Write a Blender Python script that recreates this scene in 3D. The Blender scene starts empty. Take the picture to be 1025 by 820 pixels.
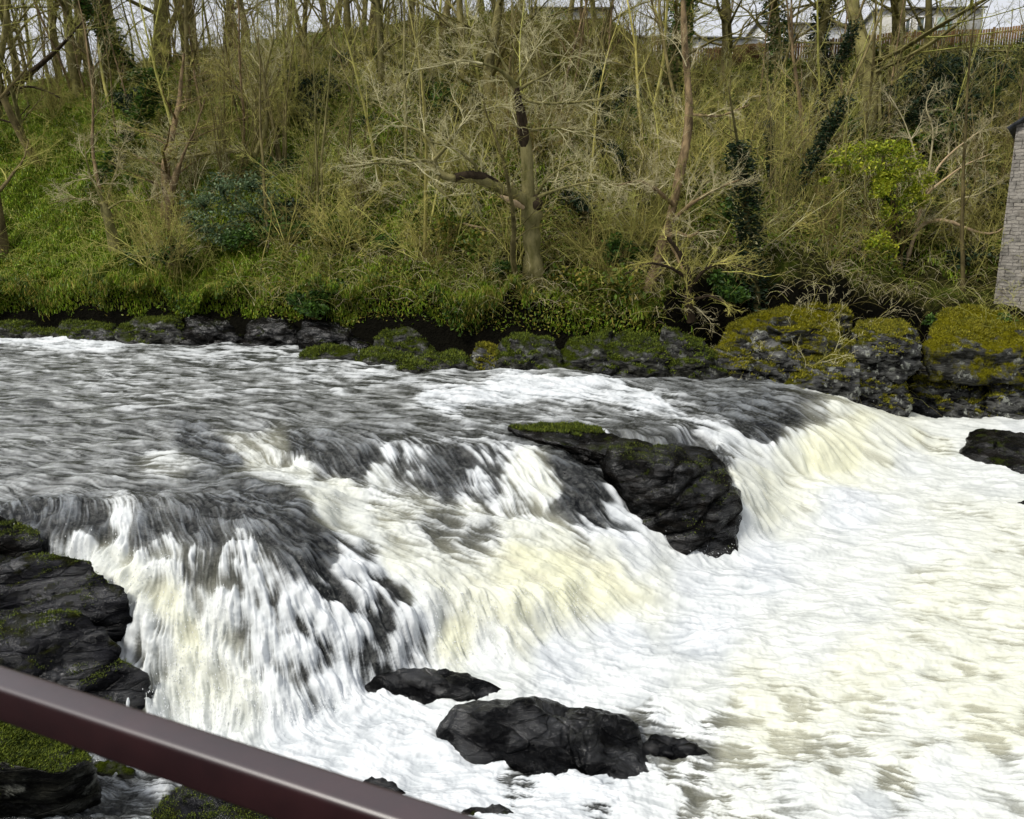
import bpy, bmesh, math, random
import numpy as np
from mathutils import Vector
from mathutils.geometry import delaunay_2d_cdt
C = bpy.context
S = C.scene
R = math.radians
# ------------------------------------------------------------------ camera
CAMZ = 6.2; F = 804.0; PITCH = R(12.6)
cam_d = bpy.data.cameras.new('camera'); cam = bpy.data.objects.new('camera', cam_d); S.collection.objects.link(cam)
cam.location = (0, 0, CAMZ); cam.rotation_euler = (R(90) - PITCH, 0, 0)
cam_d.sensor_width = 36; cam_d.lens = 36 * F / 1025.0; cam_d.clip_end = 3000; cam_d.clip_start = 0.05
cam_d.dof.use_dof = True; cam_d.dof.focus_distance = 14; cam_d.dof.aperture_fstop = 9.0
S.camera = cam
S.cycles.max_bounces = 5; S.cycles.diffuse_bounces = 3; S.cycles.glossy_bounces = 2; S.cycles.transmission_bounces = 2
S.render.resolution_x = 1024; S.render.resolution_y = 819
# ------------------------------------------------------------------ light
SUN_EL, SUN_AZ = R(50), R(236)      # azimuth clockwise from +Y: high, from the left
w = bpy.data.worlds.new('World'); S.world = w; w.use_nodes = True
nt = w.node_tree; bg = nt.nodes['Background']
sky = nt.nodes.new('ShaderNodeTexSky'); sky.sky_type = 'NISHITA'; sky.sun_disc = False
sky.sun_elevation = SUN_EL; sky.sun_rotation = SUN_AZ; sky.dust_density = 4; sky.air_density = 1.0
hs = nt.nodes.new('ShaderNodeHueSaturation'); hs.inputs['Saturation'].default_value = 0.18; hs.inputs['Value'].default_value = 1.0
nt.links.new(sky.outputs[0], hs.inputs['Color'])
cl = nt.nodes.new('ShaderNodeTexNoise'); cl.inputs['Scale'].default_value = 3; cl.inputs['Detail'].default_value = 5
cr = nt.nodes.new('ShaderNodeMapRange'); cr.inputs[1].default_value = .3; cr.inputs[2].default_value = .7; cr.inputs[3].default_value = .6; cr.inputs[4].default_value = .9
nt.links.new(cl.outputs[0], cr.inputs[0])
mx = nt.nodes.new('ShaderNodeMix'); mx.data_type = 'RGBA'
mx.inputs['B'].default_value = (6.4, 6.6, 7.1, 1)      # the even white of the cloud deck
nt.links.new(cr.outputs[0], mx.inputs['Factor']); nt.links.new(hs.outputs[0], mx.inputs['A']); nt.links.new(mx.outputs['Result'], bg.inputs['Color'])
bg.inputs['Strength'].default_value = 0.088
sd = bpy.data.lights.new('sun', 'SUN'); sd.energy = 2.1; sd.angle = R(11); sd.color = (1, .96, .88)
so = bpy.data.objects.new('sun', sd); S.collection.objects.link(so)
sv = Vector((math.sin(SUN_AZ) * math.cos(SUN_EL), math.cos(SUN_AZ) * math.cos(SUN_EL), math.sin(SUN_EL)))
so.rotation_euler = sv.to_track_quat('Z', 'Y').to_euler(); so.location = (0, 0, 40)
S.view_settings.view_transform = 'Standard'; S.view_settings.look = 'None'
S.view_settings.exposure = 0.6; S.view_settings.gamma = 1; S.view_settings.use_curve_mapping = False
# ------------------------------------------------------------------ helpers
SP, CP = math.sin(PITCH), math.cos(PITCH)
def ray(px, py):
    u = (px - 512.5) / F; v = (410 - py) / F
    return u, CP + v * SP, -SP + v * CP
def atz(px, py, z):
    a, b, c = ray(px, py); t = (z - CAMZ) / c
    return np.array([a * t, b * t, z])
def aty(px, py, Y):
    a, b, c = ray(px, py); t = Y / b
    return np.array([a * t, Y, CAMZ + c * t])
def proj(p):
    x, y, z = p[..., 0], p[..., 1], p[..., 2] - CAMZ
    d = y * CP - z * SP; up = y * SP + z * CP
    return 512.5 + F * x / d, 410 - F * up / d
RG = np.random.RandomState(7)
PERM = RG.permutation(256).astype(np.int32); PV = (RG.rand(256) * 2 - 1).astype(np.float32)
def vnoise(x, y, z):
    xi, yi, zi = np.floor(x).astype(np.int32), np.floor(y).astype(np.int32), np.floor(z).astype(np.int32)
    fx, fy, fz = (x - xi).astype(np.float32), (y - yi).astype(np.float32), (z - zi).astype(np.float32)
    fx = fx * fx * (3 - 2 * fx); fy = fy * fy * (3 - 2 * fy); fz = fz * fz * (3 - 2 * fz)
    out = 0
    for dz in (0, 1):
        hz = PERM[(zi + dz) & 255]; wz = fz if dz else 1 - fz
        for dy in (0, 1):
            hy = PERM[(yi + dy + hz) & 255]; wy = fy if dy else 1 - fy
            a = PV[(PERM[(xi + hy) & 255])]; b = PV[(PERM[(xi + 1 + hy) & 255])]
            out = out + wz * wy * (a + (b - a) * fx)
    return out
def fbm(x, y, z, octv=4, gain=.5):
    s = 0; a = 1; t = 0
    for k in range(octv):
        s = s + a * vnoise(x + 17.3 * k, y - 9.1 * k, z + 31.7 * k); t += a; a *= gain; x = x * 2.03; y = y * 2.03; z = z * 2.03
    return s / t
def sstep(a, b, x):
    t = np.clip((x - a) / (b - a), 0, 1); return t * t * (3 - 2 * t)
def mesh_np(name, V, Fc, mat=None, parent=None, smooth=True, attrs=None):
    """V (n,3); Fc (m,3|4) or list of such arrays -> one linked mesh object"""
    V = np.asarray(V, np.float32)
    if not isinstance(Fc, list): Fc = [Fc]
    Fc = [np.asarray(f, np.int32) for f in Fc if len(f)]
    me = bpy.data.meshes.new(name)
    me.vertices.add(len(V)); me.vertices.foreach_set('co', V.ravel())
    nl = sum(f.size for f in Fc); npol = sum(len(f) for f in Fc)
    me.loops.add(nl); me.loops.foreach_set('vertex_index', np.concatenate([f.ravel() for f in Fc]))
    me.polygons.add(npol)
    tot = np.concatenate([np.full(len(f), f.shape[1], np.int32) for f in Fc])
    me.polygons.foreach_set('loop_start', np.concatenate([[0], np.cumsum(tot)[:-1]]).astype(np.int32))
    me.polygons.foreach_set('loop_total', tot)
    if smooth: me.polygons.foreach_set('use_smooth', np.ones(npol, bool))
    me.update(calc_edges=True)
    for k, a in (attrs or {}).items():
        at = me.attributes.new(k, 'FLOAT', 'POINT'); at.data.foreach_set('value', np.asarray(a, np.float32).ravel())
    o = bpy.data.objects.new(name, me); S.collection.objects.link(o)
    if mat: me.materials.append(mat)
    if parent: o.parent = parent
    return o
def tag(o, label=None, cat=None, group=None, kind=None):
    if label: o['label'] = label
    if cat: o['category'] = cat
    if group: o['group'] = group
    if kind: o['kind'] = kind
    return o
def empty(name, loc, label=None, cat=None, group=None):
    o = bpy.data.objects.new(name, None); S.collection.objects.link(o); o.location = [float(v) for v in loc]; o.empty_display_size = .2
    return tag(o, label, cat, group)
# ------------------------------------------------------------------ materials
class N:
    def __init__(s, name):
        s.m = bpy.data.materials.new(name); s.m.use_nodes = True; s.t = s.m.node_tree
        s.b = s.t.nodes['Principled BSDF']; s.o = s.t.nodes['Material Output']
    def n(s, typ, **kw):
        nd = s.t.nodes.new('ShaderNode' + typ)
        for k, v in kw.items():
            if hasattr(nd, k): setattr(nd, k, v)
            else: nd.inputs[k.replace('_', ' ')].default_value = v
        return nd
    def l(s, a, b): s.t.links.new(a, b)
    def coord(s, scale=(1, 1, 1), gen='Object', rot=(0, 0, 0)):
        tc = s.n('TexCoord'); mp = s.n('Mapping'); mp.inputs['Scale'].default_value = scale; mp.inputs['Rotation'].default_value = rot; s.l(tc.outputs[gen], mp.inputs[0]); return mp.outputs[0]
    def noise(s, vec, scale, detail=4, rough=.55, dist=0):
        nd = s.n('TexNoise'); nd.inputs['Scale'].default_value = scale; nd.inputs['Detail'].default_value = detail
        nd.inputs['Roughness'].default_value = rough; nd.inputs['Distortion'].default_value = dist
        if vec: s.l(vec, nd.inputs['Vector'])
        return nd.outputs[0]
    def rng(s, v, a, b, c=0, d=1):
        nd = s.n('MapRange'); s.l(v, nd.inputs[0])
        for i, q in enumerate((a, b, c, d)): nd.inputs[i + 1].default_value = q
        return nd.outputs[0]
    def mix(s, fac, a, b):
        nd = s.n('Mix'); nd.data_type = 'RGBA'
        for k, v in (('Factor', fac), ('A', a), ('B', b)):
            if isinstance(v, (tuple, list)): nd.inputs[k].default_value = (*v, 1) if len(v) == 3 else v
            elif isinstance(v, (int, float)): nd.inputs[k].default_value = v
            else: s.l(v, nd.inputs[k])
        return nd.outputs['Result']
    def math(s, op, a, b=None, c=None):
        nd = s.n('Math'); nd.operation = op
        for i, v in enumerate((a, b, c)):
            if v is None: continue
            if isinstance(v, (int, float)): nd.inputs[i].default_value = v
            else: s.l(v, nd.inputs[i])
        return nd.outputs[0]
    def attr(s, name):
        nd = s.n('Attribute'); nd.attribute_name = name; return nd.outputs['Fac']
    def bump(s, h, strength=.5, dist=.02):
        nd = s.n('Bump'); nd.inputs['Strength'].default_value = strength; nd.inputs['Distance'].default_value = dist
        s.l(h, nd.inputs['Height']); s.l(nd.outputs[0], s.b.inputs['Normal']); return nd
    def set(s, **kw):
        for k, v in kw.items():
            k = k.replace('_', ' ')
            if isinstance(v, (tuple, list)): s.b.inputs[k].default_value = (*v, 1)
            elif isinstance(v, (int, float)): s.b.inputs[k].default_value = v
            else: s.l(v, s.b.inputs[k])
def mat_water():
    k = N('river_water'); f = k.attr('foam'); a = k.attr('aer'); g = k.attr('grain'); wt = k.attr('wet')
    c = k.coord()
    fine = k.noise(c, 38, 5, .7); fine2 = k.noise(c, 9, 4, .6)
    ff = k.math('ADD', f, k.math('MULTIPLY', k.math('SUBTRACT', fine, .5), k.math('MULTIPLY', k.math('MULTIPLY', f, k.math('SUBTRACT', 1.0, f)), 2.6)))
    ff = k.rng(ff, .02, .98)
    gs = k.rng(g, .30, .95); gs2 = k.rng(g, .46, 1.0)
    dark = k.mix(wt, k.mix(gs, (.026, .028, .024), (.46, .475, .47)), k.mix(gs2, (.003, .004, .005), (.22, .24, .26)))  # grey streaks put sky reflection on the ripples into the aerated body colour
    base = k.mix(a, dark, (.72, .71, .54))
    base = k.mix(k.rng(fine2, .45, .7, 0, .4), base, k.mix(a, (.16, .165, .155), (.50, .50, .36)))
    fo = k.mix(a, (.71, .735, .75), (.73, .73, .53))
    fo = k.mix(k.rng(g, .2, .78), k.mix(a, (.46, .49, .51), (.62, .61, .42)), fo)  # greyer foam where grain is low paints in the shadows between its streaks
    k.set(Base_Color=k.mix(ff, base, fo), Roughness=k.rng(ff, 0, .8, .09, .6), IOR=1.33, Specular_IOR_Level=.5)
    c2 = k.coord((.55, 1.25, 1)); bp = k.bump(k.math('ADD', k.noise(c2, 17, 5, .68), k.math('MULTIPLY', k.noise(c2, 5, 3), 1.6)), .5, .03)
    k.l(k.rng(f, 0, .9, .95, .12), bp.inputs['Strength'])
    return k.m
def mat_rock(name, moss=.3, light=(.075, .077, .08), dark=(.018, .018, .019), wet=.25, mossc=(.09, .10, .012), lich=0.0, zlo=None):
    k = N(name); c = k.coord(); cs = k.coord((1, 1, 2.6), rot=(R(22), R(14), 0))
    n1 = k.noise(cs, 2.2, 8, .65, .4); n2 = k.noise(c, 1.3, 4, .6); n3 = k.noise(c, 22, 5, .7)
    base = k.mix(k.rng(n1, .44, .72), dark, light)
    base = k.mix(k.rng(n3, .55, .75, 0, .22), base, tuple(v * 1.8 for v in light))
    if lich:
        base = k.mix(k.math('MULTIPLY', k.rng(k.noise(c, 3.1, 6, .7), .56, .62), lich), base, (.30, .31, .27))
    geo = k.n('NewGeometry'); sx = k.n('SeparateXYZ'); k.l(geo.outputs['Normal'], sx.inputs[0])
    up = k.rng(sx.outputs['Z'], .15, .85)
    mk = k.math('MULTIPLY', k.rng(k.math('ADD', k.math('MULTIPLY', up, .5), k.math('MULTIPLY', k.math('SUBTRACT', k.noise(c, 1.9, 7, .72), .5), 1.9)), .80 - moss * .95, 1.06 - moss * .95), 1.0)
    mc = k.mix(k.rng(k.noise(c, 11, 6, .75), .36, .64), tuple(v * .15 for v in mossc), tuple(v * .75 for v in mossc))
    k.set(Base_Color=k.mix(mk, base, mc), Roughness=k.math('MAXIMUM', k.math('MULTIPLY', mk, .9), k.rng(n3, .3, .7, wet, wet + .22)), Specular_IOR_Level=k.math('MULTIPLY', k.math('MULTIPLY', k.rng(k.noise(cs, 1.6, 4, .6), .45, .62, .06, .75), k.rng(sx.outputs['Z'], -.2, .6, .15, 1.0)), k.math('SUBTRACT', 1.0, mk)))
    crk = k.n('TexVoronoi'); crk.feature = 'DISTANCE_TO_EDGE'; crk.inputs['Scale'].default_value = 2.1; k.l(cs, crk.inputs['Vector'])
    h = k.math('ADD', k.math('MULTIPLY', n1, 1.4), k.math('ADD', k.math('MULTIPLY', n3, .14), k.math('MULTIPLY', k.rng(crk.outputs[0], 0, .06), .22)))
    h = k.math('ADD', h, k.math('MULTIPLY', k.noise(c, 60, 3, .7), k.math('MULTIPLY', mk, .8)))
    k.bump(h, 1.0, .07)
    return k.m
def mat_simple(name, a, b, scale=6, rough=.8, bump=.4, bscale=30, stretch=(1, 1, 1), dist=.01, objvar=0.0, spec=.3):
    k = N(name); c = k.coord(stretch); n = k.noise(c, scale, 5, .65)
    col = k.mix(k.rng(n, .36, .64), a, b)
    if objvar:
        oi = k.n('ObjectInfo'); hv = k.n('HueSaturation'); k.l(col, hv.inputs['Color'])
        k.l(k.rng(oi.outputs['Random'], 0, 1, 1 - objvar, 1 + objvar), hv.inputs['Value'])
        k.l(k.rng(k.math('FRACT', k.math('MULTIPLY', oi.outputs['Random'], 7.3)), 0, 1, .485, .515), hv.inputs['Hue']); col = hv.outputs[0]
    k.set(Base_Color=col, Roughness=rough, Specular_IOR_Level=spec)
    if bump: k.bump(k.noise(c, bscale, 4, .7), bump, dist)
    return k.m
def mat_leaf(name, a, b, c2, scale=1.2, rough=.5, trans=.25):
    """foliage: colour varies in patches and from leaf to leaf ('rnd' per-vertex value)"""
    k = N(name); c = k.coord(); n = k.noise(c, scale, 4, .6); r = k.attr('rnd')
    col = k.mix(k.rng(n, .38, .62), a, b); col = k.mix(k.rng(r, .45, 1, 0, 1), col, c2)
    hv = k.n('HueSaturation'); k.l(col, hv.inputs['Color']); k.l(k.rng(k.math('FRACT', k.math('MULTIPLY', r, 13.7)), 0, 1, .6, 1.35), hv.inputs['Value'])
    k.set(Base_Color=hv.outputs[0], Roughness=rough, Specular_IOR_Level=.3)
    if trans:
        tr = k.n('BsdfTranslucent'); k.l(hv.outputs[0], tr.inputs[0]); ms = k.n('MixShader'); ms.inputs[0].default_value = trans
        k.l(k.b.outputs[0], ms.inputs[1]); k.l(tr.outputs[0], ms.inputs[2]); k.l(ms.outputs[0], k.o.inputs[0])
    return k.m
M = {}
M['water'] = mat_water()
M['rock_wet'] = mat_rock('wet_black_rock', .02, (.0075, .008, .009), (.001, .001, .0013), .05)
M['rock_mid'] = mat_rock('wet_rock_mossy_top', .26, (.010, .0085, .007), (.0012, .0012, .0012), .1, (.075, .10, .012))
M['rock_left'] = mat_rock('streaked_wet_rock', .34, (.022, .022, .026), (.0015, .0015, .002), .05, (.05, .055, .01))
M['rock_moss'] = mat_rock('mossy_rock', .55, (.07, .07, .055), (.004, .004, .0035), .3, (.08, .105, .012), .3)
M['rock_bank'] = mat_rock('grey_bank_rock', .52, (.15, .15, .14), (.003, .003, .003), .4, (.14, .14, .014), .8)
M['rock_yel'] = mat_rock('yellow_moss_rock', .86, (.10, .10, .09), (.012, .012, .010), .5, (.27, .25, .016), .5)
# ------------------------------------------------------------------ bank line and terrain height
EDGE = [(-900, 322, 2.35), (-400, 328, 2.35), (0, 336, 2.3), (150, 341, 2.25), (290, 347, 2.2), (400, 356, 2.05), (530, 366, 1.9), (620, 371, 1.8), (715, 377, 1.65),
        (780, 384, 1.5), (845, 399, 1.0), (905, 408, .4), (950, 416, 0.02), (1025, 420, 0.0), (1100, 424, 0), (1400, 430, 0)]
EP = np.array([atz(*e) for e in EDGE]); EP = EP[np.argsort(EP[:, 0])]
def edge_y(x): return np.interp(x, EP[:, 0], EP[:, 1])
def edge_z(x): return np.interp(x, EP[:, 0], EP[:, 2])
CR = [(-400, 88), (-100, 100), (0, 94), (60, 86), (130, 72), (200, 58), (300, 40), (420, 20), (520, 15), (600, 20), (630, 45), (665, 72), (720, 66), (800, 57), (900, 49), (1025, 44), (1400, 40)]
CRX = [c[0] for c in CR]; CRY = [c[1] for c in CR]
CREST = 19.0
def ground_z(x, y, noise=True):
    x = np.asarray(x, float); y = np.asarray(y, float)
    ye = edge_y(x); ze = edge_z(x); s = y - ye
    yc = ye + CREST
    px = 512.5 + F * x / (yc * 1.02) / 1.0
    cy = np.interp(px, CRX, CRY); v = (410 - cy) / F
    zc = CAMZ + yc * (-SP + v * CP) / (CP + v * SP)
    lip = .75 + .35 * vnoise(x * .7, x * 0, x * 0 + 3) + .25 * vnoise(x * 2.1, x * 0, x * 0 + 9)
    lip = (lip - .30 * sstep(-3, -8, x)) + 0.9 * sstep(6, 10, x); sh = 1.3 * sstep(4.5, 7, x)
    t = np.clip(s / CREST, 0, 1)
    z = ze - 1.2 + (1.2 + lip) * sstep(sh, 1.1 + sh, s) + (zc - ze - lip) * (t ** .92 * (1 - .0) )
    z = z + np.where(s > CREST, -(s - CREST) * .03, 0)
    z = z + np.where(s < -.5, np.clip((s + .5) * .4, -1.2, 0), 0)
    if noise:
        m = sstep(0, 1.5, s)
        z = z + m * (.75 * fbm(x * .33, y * .33, x * 0 + 5, 3) + .5 * (np.abs(fbm(x * .9, y * .9, x * 0 + 61, 3)) * 2 - .35) + .16 * fbm(x * 1.7, y * 1.7, x * 0, 3)) * (1 - .6 * sstep(CREST - 3, CREST, s))
    return z
# one ground sheet, fine near the far bank, coarse out to the horizon
xs = np.concatenate([np.linspace(-700, -60, 40), np.linspace(-58, -30, 70), np.arange(-29.8, 30, .14), np.linspace(30.2, 58, 70), np.linspace(60, 700, 40)])
ss = np.concatenate([np.linspace(-90, -6, 30), np.linspace(-5, -1, 12), np.arange(-.9, 2.2, .07), np.arange(2.3, 22, .17), np.linspace(22.5, 40, 30), np.linspace(45, 900, 40)])
GX, GS = np.meshgrid(xs, ss, indexing='ij'); GY = edge_y(GX) + GS
GZ = ground_z(GX, GY)
GZ = np.where(GS < -6, np.minimum(GZ, -1.6), GZ)
# the near bank the photographer stands on
nb = sstep(1.5, 1.15, GY) ; GZ = GZ * (1 - nb) + nb * (4.4 - .02 * np.abs(GX))
GZ = GZ + np.clip((-2.5 - GY) * .8, 0, 9)  # unseen rise behind the camera, added to darken reflections in the handrail's side
nx, ny = GX.shape
def grid_faces(nx, ny):
    i = np.arange(nx - 1)[:, None] * ny + np.arange(ny - 1)[None, :]
    return np.stack([i, i + ny, i + ny + 1, i + 1], -1).reshape(-1, 4)
def mat_ground():
    k = N('bank_earth'); c = k.coord(); n = k.noise(c, .8, 6, .65); n2 = k.noise(c, 6, 5, .7); d = k.attr('steep'); g = k.attr('grassy')
    gr = k.mix(k.rng(n2, .35, .65), (.035, .052, .007), (.13, .19, .016))
    br = k.mix(k.rng(n2, .35, .65), (.010, .010, .005), (.060, .062, .014))
    col = k.mix(k.rng(k.math('ADD', n, k.math('MULTIPLY', g, .5)), .5, .75), br, gr)
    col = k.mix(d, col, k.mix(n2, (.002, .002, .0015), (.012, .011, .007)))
    k.set(Base_Color=col, Roughness=.95, Specular_IOR_Level=.03); k.bump(k.math('ADD', n2, n), 1.0, .3); return k.m
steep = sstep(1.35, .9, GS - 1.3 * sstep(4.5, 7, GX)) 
grassy = sstep(2, -13, GX + .35 * GS) 
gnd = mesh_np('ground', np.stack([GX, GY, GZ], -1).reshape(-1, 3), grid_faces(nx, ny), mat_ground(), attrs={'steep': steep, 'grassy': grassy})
tag(gnd, kind='structure')
# ------------------------------------------------------------------ water surface: control heights (px, py, z)
HP = [
 # upper river
 (-200,330,2.35),(0,330,2.32),(150,335,2.28),(300,340,2.2),(450,348,2.05),(560,358,1.95),(660,362,1.8),(-200,360,2.3),(0,360,2.28),(150,365,2.24),(300,368,2.18),(420,375,2.02),(520,382,1.93),(560,378,2.0),(600,392,1.78),(680,385,1.7),(740,380,1.63),(790,388,1.52),
 (-200,410,2.22),(0,410,2.2),(130,412,2.2),(250,410,2.15),(330,412,2.08),(430,410,1.95),(520,412,1.85),(620,412,1.72),(-200,470,2.12),(0,470,2.12),(100,465,2.1),(180,462,2.05),
 (170,432,2.12),(230,438,2.05),(300,436,2.06),(370,432,2.02),(440,432,1.93),(500,430,1.87),(-200,505,2.06),
 # ledge of left fall
 (0,506,2.06),(60,502,2.06),(110,505,2.05),(160,505,2.03),(220,498,2.03),(265,488,2.03),(300,490,1.98),(318,505,1.86),(326,530,1.62),
 (-60,540,1.86),(0,540,1.80),(40,538,1.80),(100,536,1.78),(150,545,1.68),(200,552,1.62),(260,548,1.70),(300,552,1.62),
 (90,560,1.6),(130,590,1.35),(180,600,1.2),(230,600,1.18),(280,595,1.2),(330,590,1.15),(370,590,1.05),
 (150,640,.85),(200,660,.6),(250,665,.55),(300,660,.55),(350,645,.6),(395,625,.7),(405,655,.3),
 (170,700,.15),(210,722,0),(250,735,0),(300,728,0),(350,702,.02),(390,688,.02),(430,676,.02),
 # chute
 (205,448,1.98),(235,462,1.84),(270,470,1.70),(310,482,1.58),(370,500,1.38),(440,520,1.13),(510,545,.85),(580,570,.52),(630,590,.25),(680,610,.03),
 (345,520,1.5),(400,550,1.2),(450,590,.88),(500,620,.5),(540,600,.62),(545,640,.1),(470,655,.12),(600,632,.02),
 # back row
 (325,446,1.98),(360,445,1.95),(400,444,1.92),(450,448,1.84),(500,446,1.83),(540,450,1.78),(572,456,1.68),(598,470,1.5),
 (340,476,1.58),(400,487,1.36),(450,497,1.2),(500,508,1.08),(560,525,.88),(610,545,.62),(660,568,.25),(700,585,.03),(625,515,.8),
 # around the middle rock
 (560,432,1.80),(620,432,1.70),(660,442,1.62),(700,450,1.5),(728,462,1.36),(742,484,1.08),(752,515,.55),(744,545,.1),(735,560,0),(700,566,0),(650,500,.3),(690,510,.1),
 (650,412,1.70),(690,425,1.58),(720,440,1.38),(745,460,1.05),(765,485,.65),(785,510,.22),(800,525,0),(770,540,0),
 (690,400,1.66),(750,398,1.58),(800,398,1.50),(832,402,1.36),(740,425,1.40),(775,440,1.05),(800,430,1.15),(785,470,.5),(820,445,.85),(812,478,.1),
 (852,403,1.25),(872,415,.95),(890,435,.55),(905,455,.2),(860,445,.6),(850,480,.02),(880,480,0),(916,475,0),(925,455,0),(935,435,.04),(880,405,.45),(900,410,.3),(940,418,.04),
 # pool
 (1025,421,0),(1200,424,0),(1000,440,0),(1300,470,0),(1000,480,0),(900,520,0),(800,560,0),(1050,560,0),(1300,640,0),(900,640,0),(720,640,0),(1050,760,0),(800,760,0),(640,700,0),(560,680,0),(640,800,0),
 (450,720,0),(400,780,0),(300,800,0),(200,790,0),(120,760,0),(60,800,0),(0,780,0),(-150,800,0),(-150,900,0),(200,900,0),(600,950,0),(1000,950,0),(1400,950,0),(300,1100,0),(900,1100,0),(-300,1100,0),
 (-100,640,.6),(0,640,.5),(60,620,.8),(100,680,.2),(-300,640,.5)]
W3 = np.array([atz(*h) for h in HP])
far = []
for x in np.arange(-40, 44, 3.0):
    far.append((x, edge_y(x) + 1.5, edge_z(x))); far.append((x, edge_y(x) + 6, edge_z(x)))
for y in (3.5, 8, 12, 16, 22, 28, 34): far.append((44, y, 0)); far.append((-44, y, 2.2 if y > 11 else 0.))
far.append((0, 3.0, 0)); far.append((-20, 3.5, 0)); far.append((20, 3.5, 0))
W3 = np.vstack([W3, np.array(far)])
RES = .03; X0, X1, Y0, Y1 = -26., 26., 3.2, 38.
cdt = delaunay_2d_cdt([Vector((float(a), float(b))) for a, b in W3[:, :2]], [], [], 0, 1e-4)
vz = [W3[o[0], 2] if o else 0 for o in cdt[3]]; vc = [(v.x, v.y) for v in cdt[0]]
gw, gh = int((X1 - X0) / RES), int((Y1 - Y0) / RES)
HF = np.zeros((gw, gh), np.float32)
for t in cdt[2]:
    (ax, ay), (bx, by), (cx, cy) = [vc[i] for i in t]; za, zb, zc = [vz[i] for i in t]
    i0 = max(0, int((min(ax, bx, cx) - X0) / RES)); i1 = min(gw, int((max(ax, bx, cx) - X0) / RES) + 2)
    j0 = max(0, int((min(ay, by, cy) - Y0) / RES)); j1 = min(gh, int((max(ay, by, cy) - Y0) / RES) + 2)
    if i1 <= i0 or j1 <= j0: continue
    gx = (X0 + np.arange(i0, i1) * RES)[:, None]; gy = (Y0 + np.arange(j0, j1) * RES)[None, :]
    den = (by - cy) * (ax - cx) + (cx - bx) * (ay - cy)
    if abs(den) < 1e-9: continue
    l1 = ((by - cy) * (gx - cx) + (cx - bx) * (gy - cy)) / den; l2 = ((cy - ay) * (gx - cx) + (ax - cx) * (gy - cy)) / den; l3 = 1 - l1 - l2
    ok = (l1 > -1e-4) & (l2 > -1e-4) & (l3 > -1e-4)
    sub = HF[i0:i1, j0:j1]; sub[ok] = (l1 * za + l2 * zb + l3 * zc)[ok]
def blur(A, s):
    r = int(s * 3); kx = np.exp(-np.arange(-r, r + 1) ** 2 / (2 * s * s)); kx /= kx.sum()
    B = np.pad(A, ((r, r), (0, 0)), 'edge'); o = sum(kx[q] * B[q:q + A.shape[0]] for q in range(2 * r + 1))
    B = np.pad(o, ((0, 0), (r, r)), 'edge'); return sum(kx[q] * B[:, q:q + A.shape[1]] for q in range(2 * r + 1)).astype(np.float32)
HF1 = blur(HF, 3.2)
HFL = blur(HF, 12)
def samp(A, x, y):
    u = np.clip((x - X0) / RES, 0, gw - 1.001); v = np.clip((y - Y0) / RES, 0, gh - 1.001)
    i = u.astype(np.int32); j = v.astype(np.int32); fu = u - i; fv = v - j
    return (A[i, j] * (1 - fu) + A[i + 1, j] * fu) * (1 - fv) + (A[i, j + 1] * (1 - fu) + A[i + 1, j + 1] * fu) * fv
NC, NR = 1300, 1050
tb = np.linspace(-.92, .92, NC)          # bearing (x/y) of each mesh column
def row_ys():
    yy = np.exp(np.linspace(math.log(4.2), math.log(36), 2400)); out = np.zeros((NC, NR))
    for i, t in enumerate(tb):
        h = samp(HF1, t * yy, yy); P = np.stack([t * yy, yy, h], -1); _, v = proj(P)
        d = np.abs(np.diff(v)) + 260 * np.diff(np.log(yy)); c = np.concatenate([[0], np.cumsum(d)])
        out[i] = np.interp(np.linspace(0, c[-1], NR), c, yy)
    return out
YY = row_ys(); kb = np.ones(15) / 15
YY = np.apply_along_axis(lambda q: np.convolve(np.pad(q, 7, 'edge'), kb, 'valid'), 0, YY)
XX = tb[:, None] * YY; ZZ = samp(HF1, XX, YY).astype(float)
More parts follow.
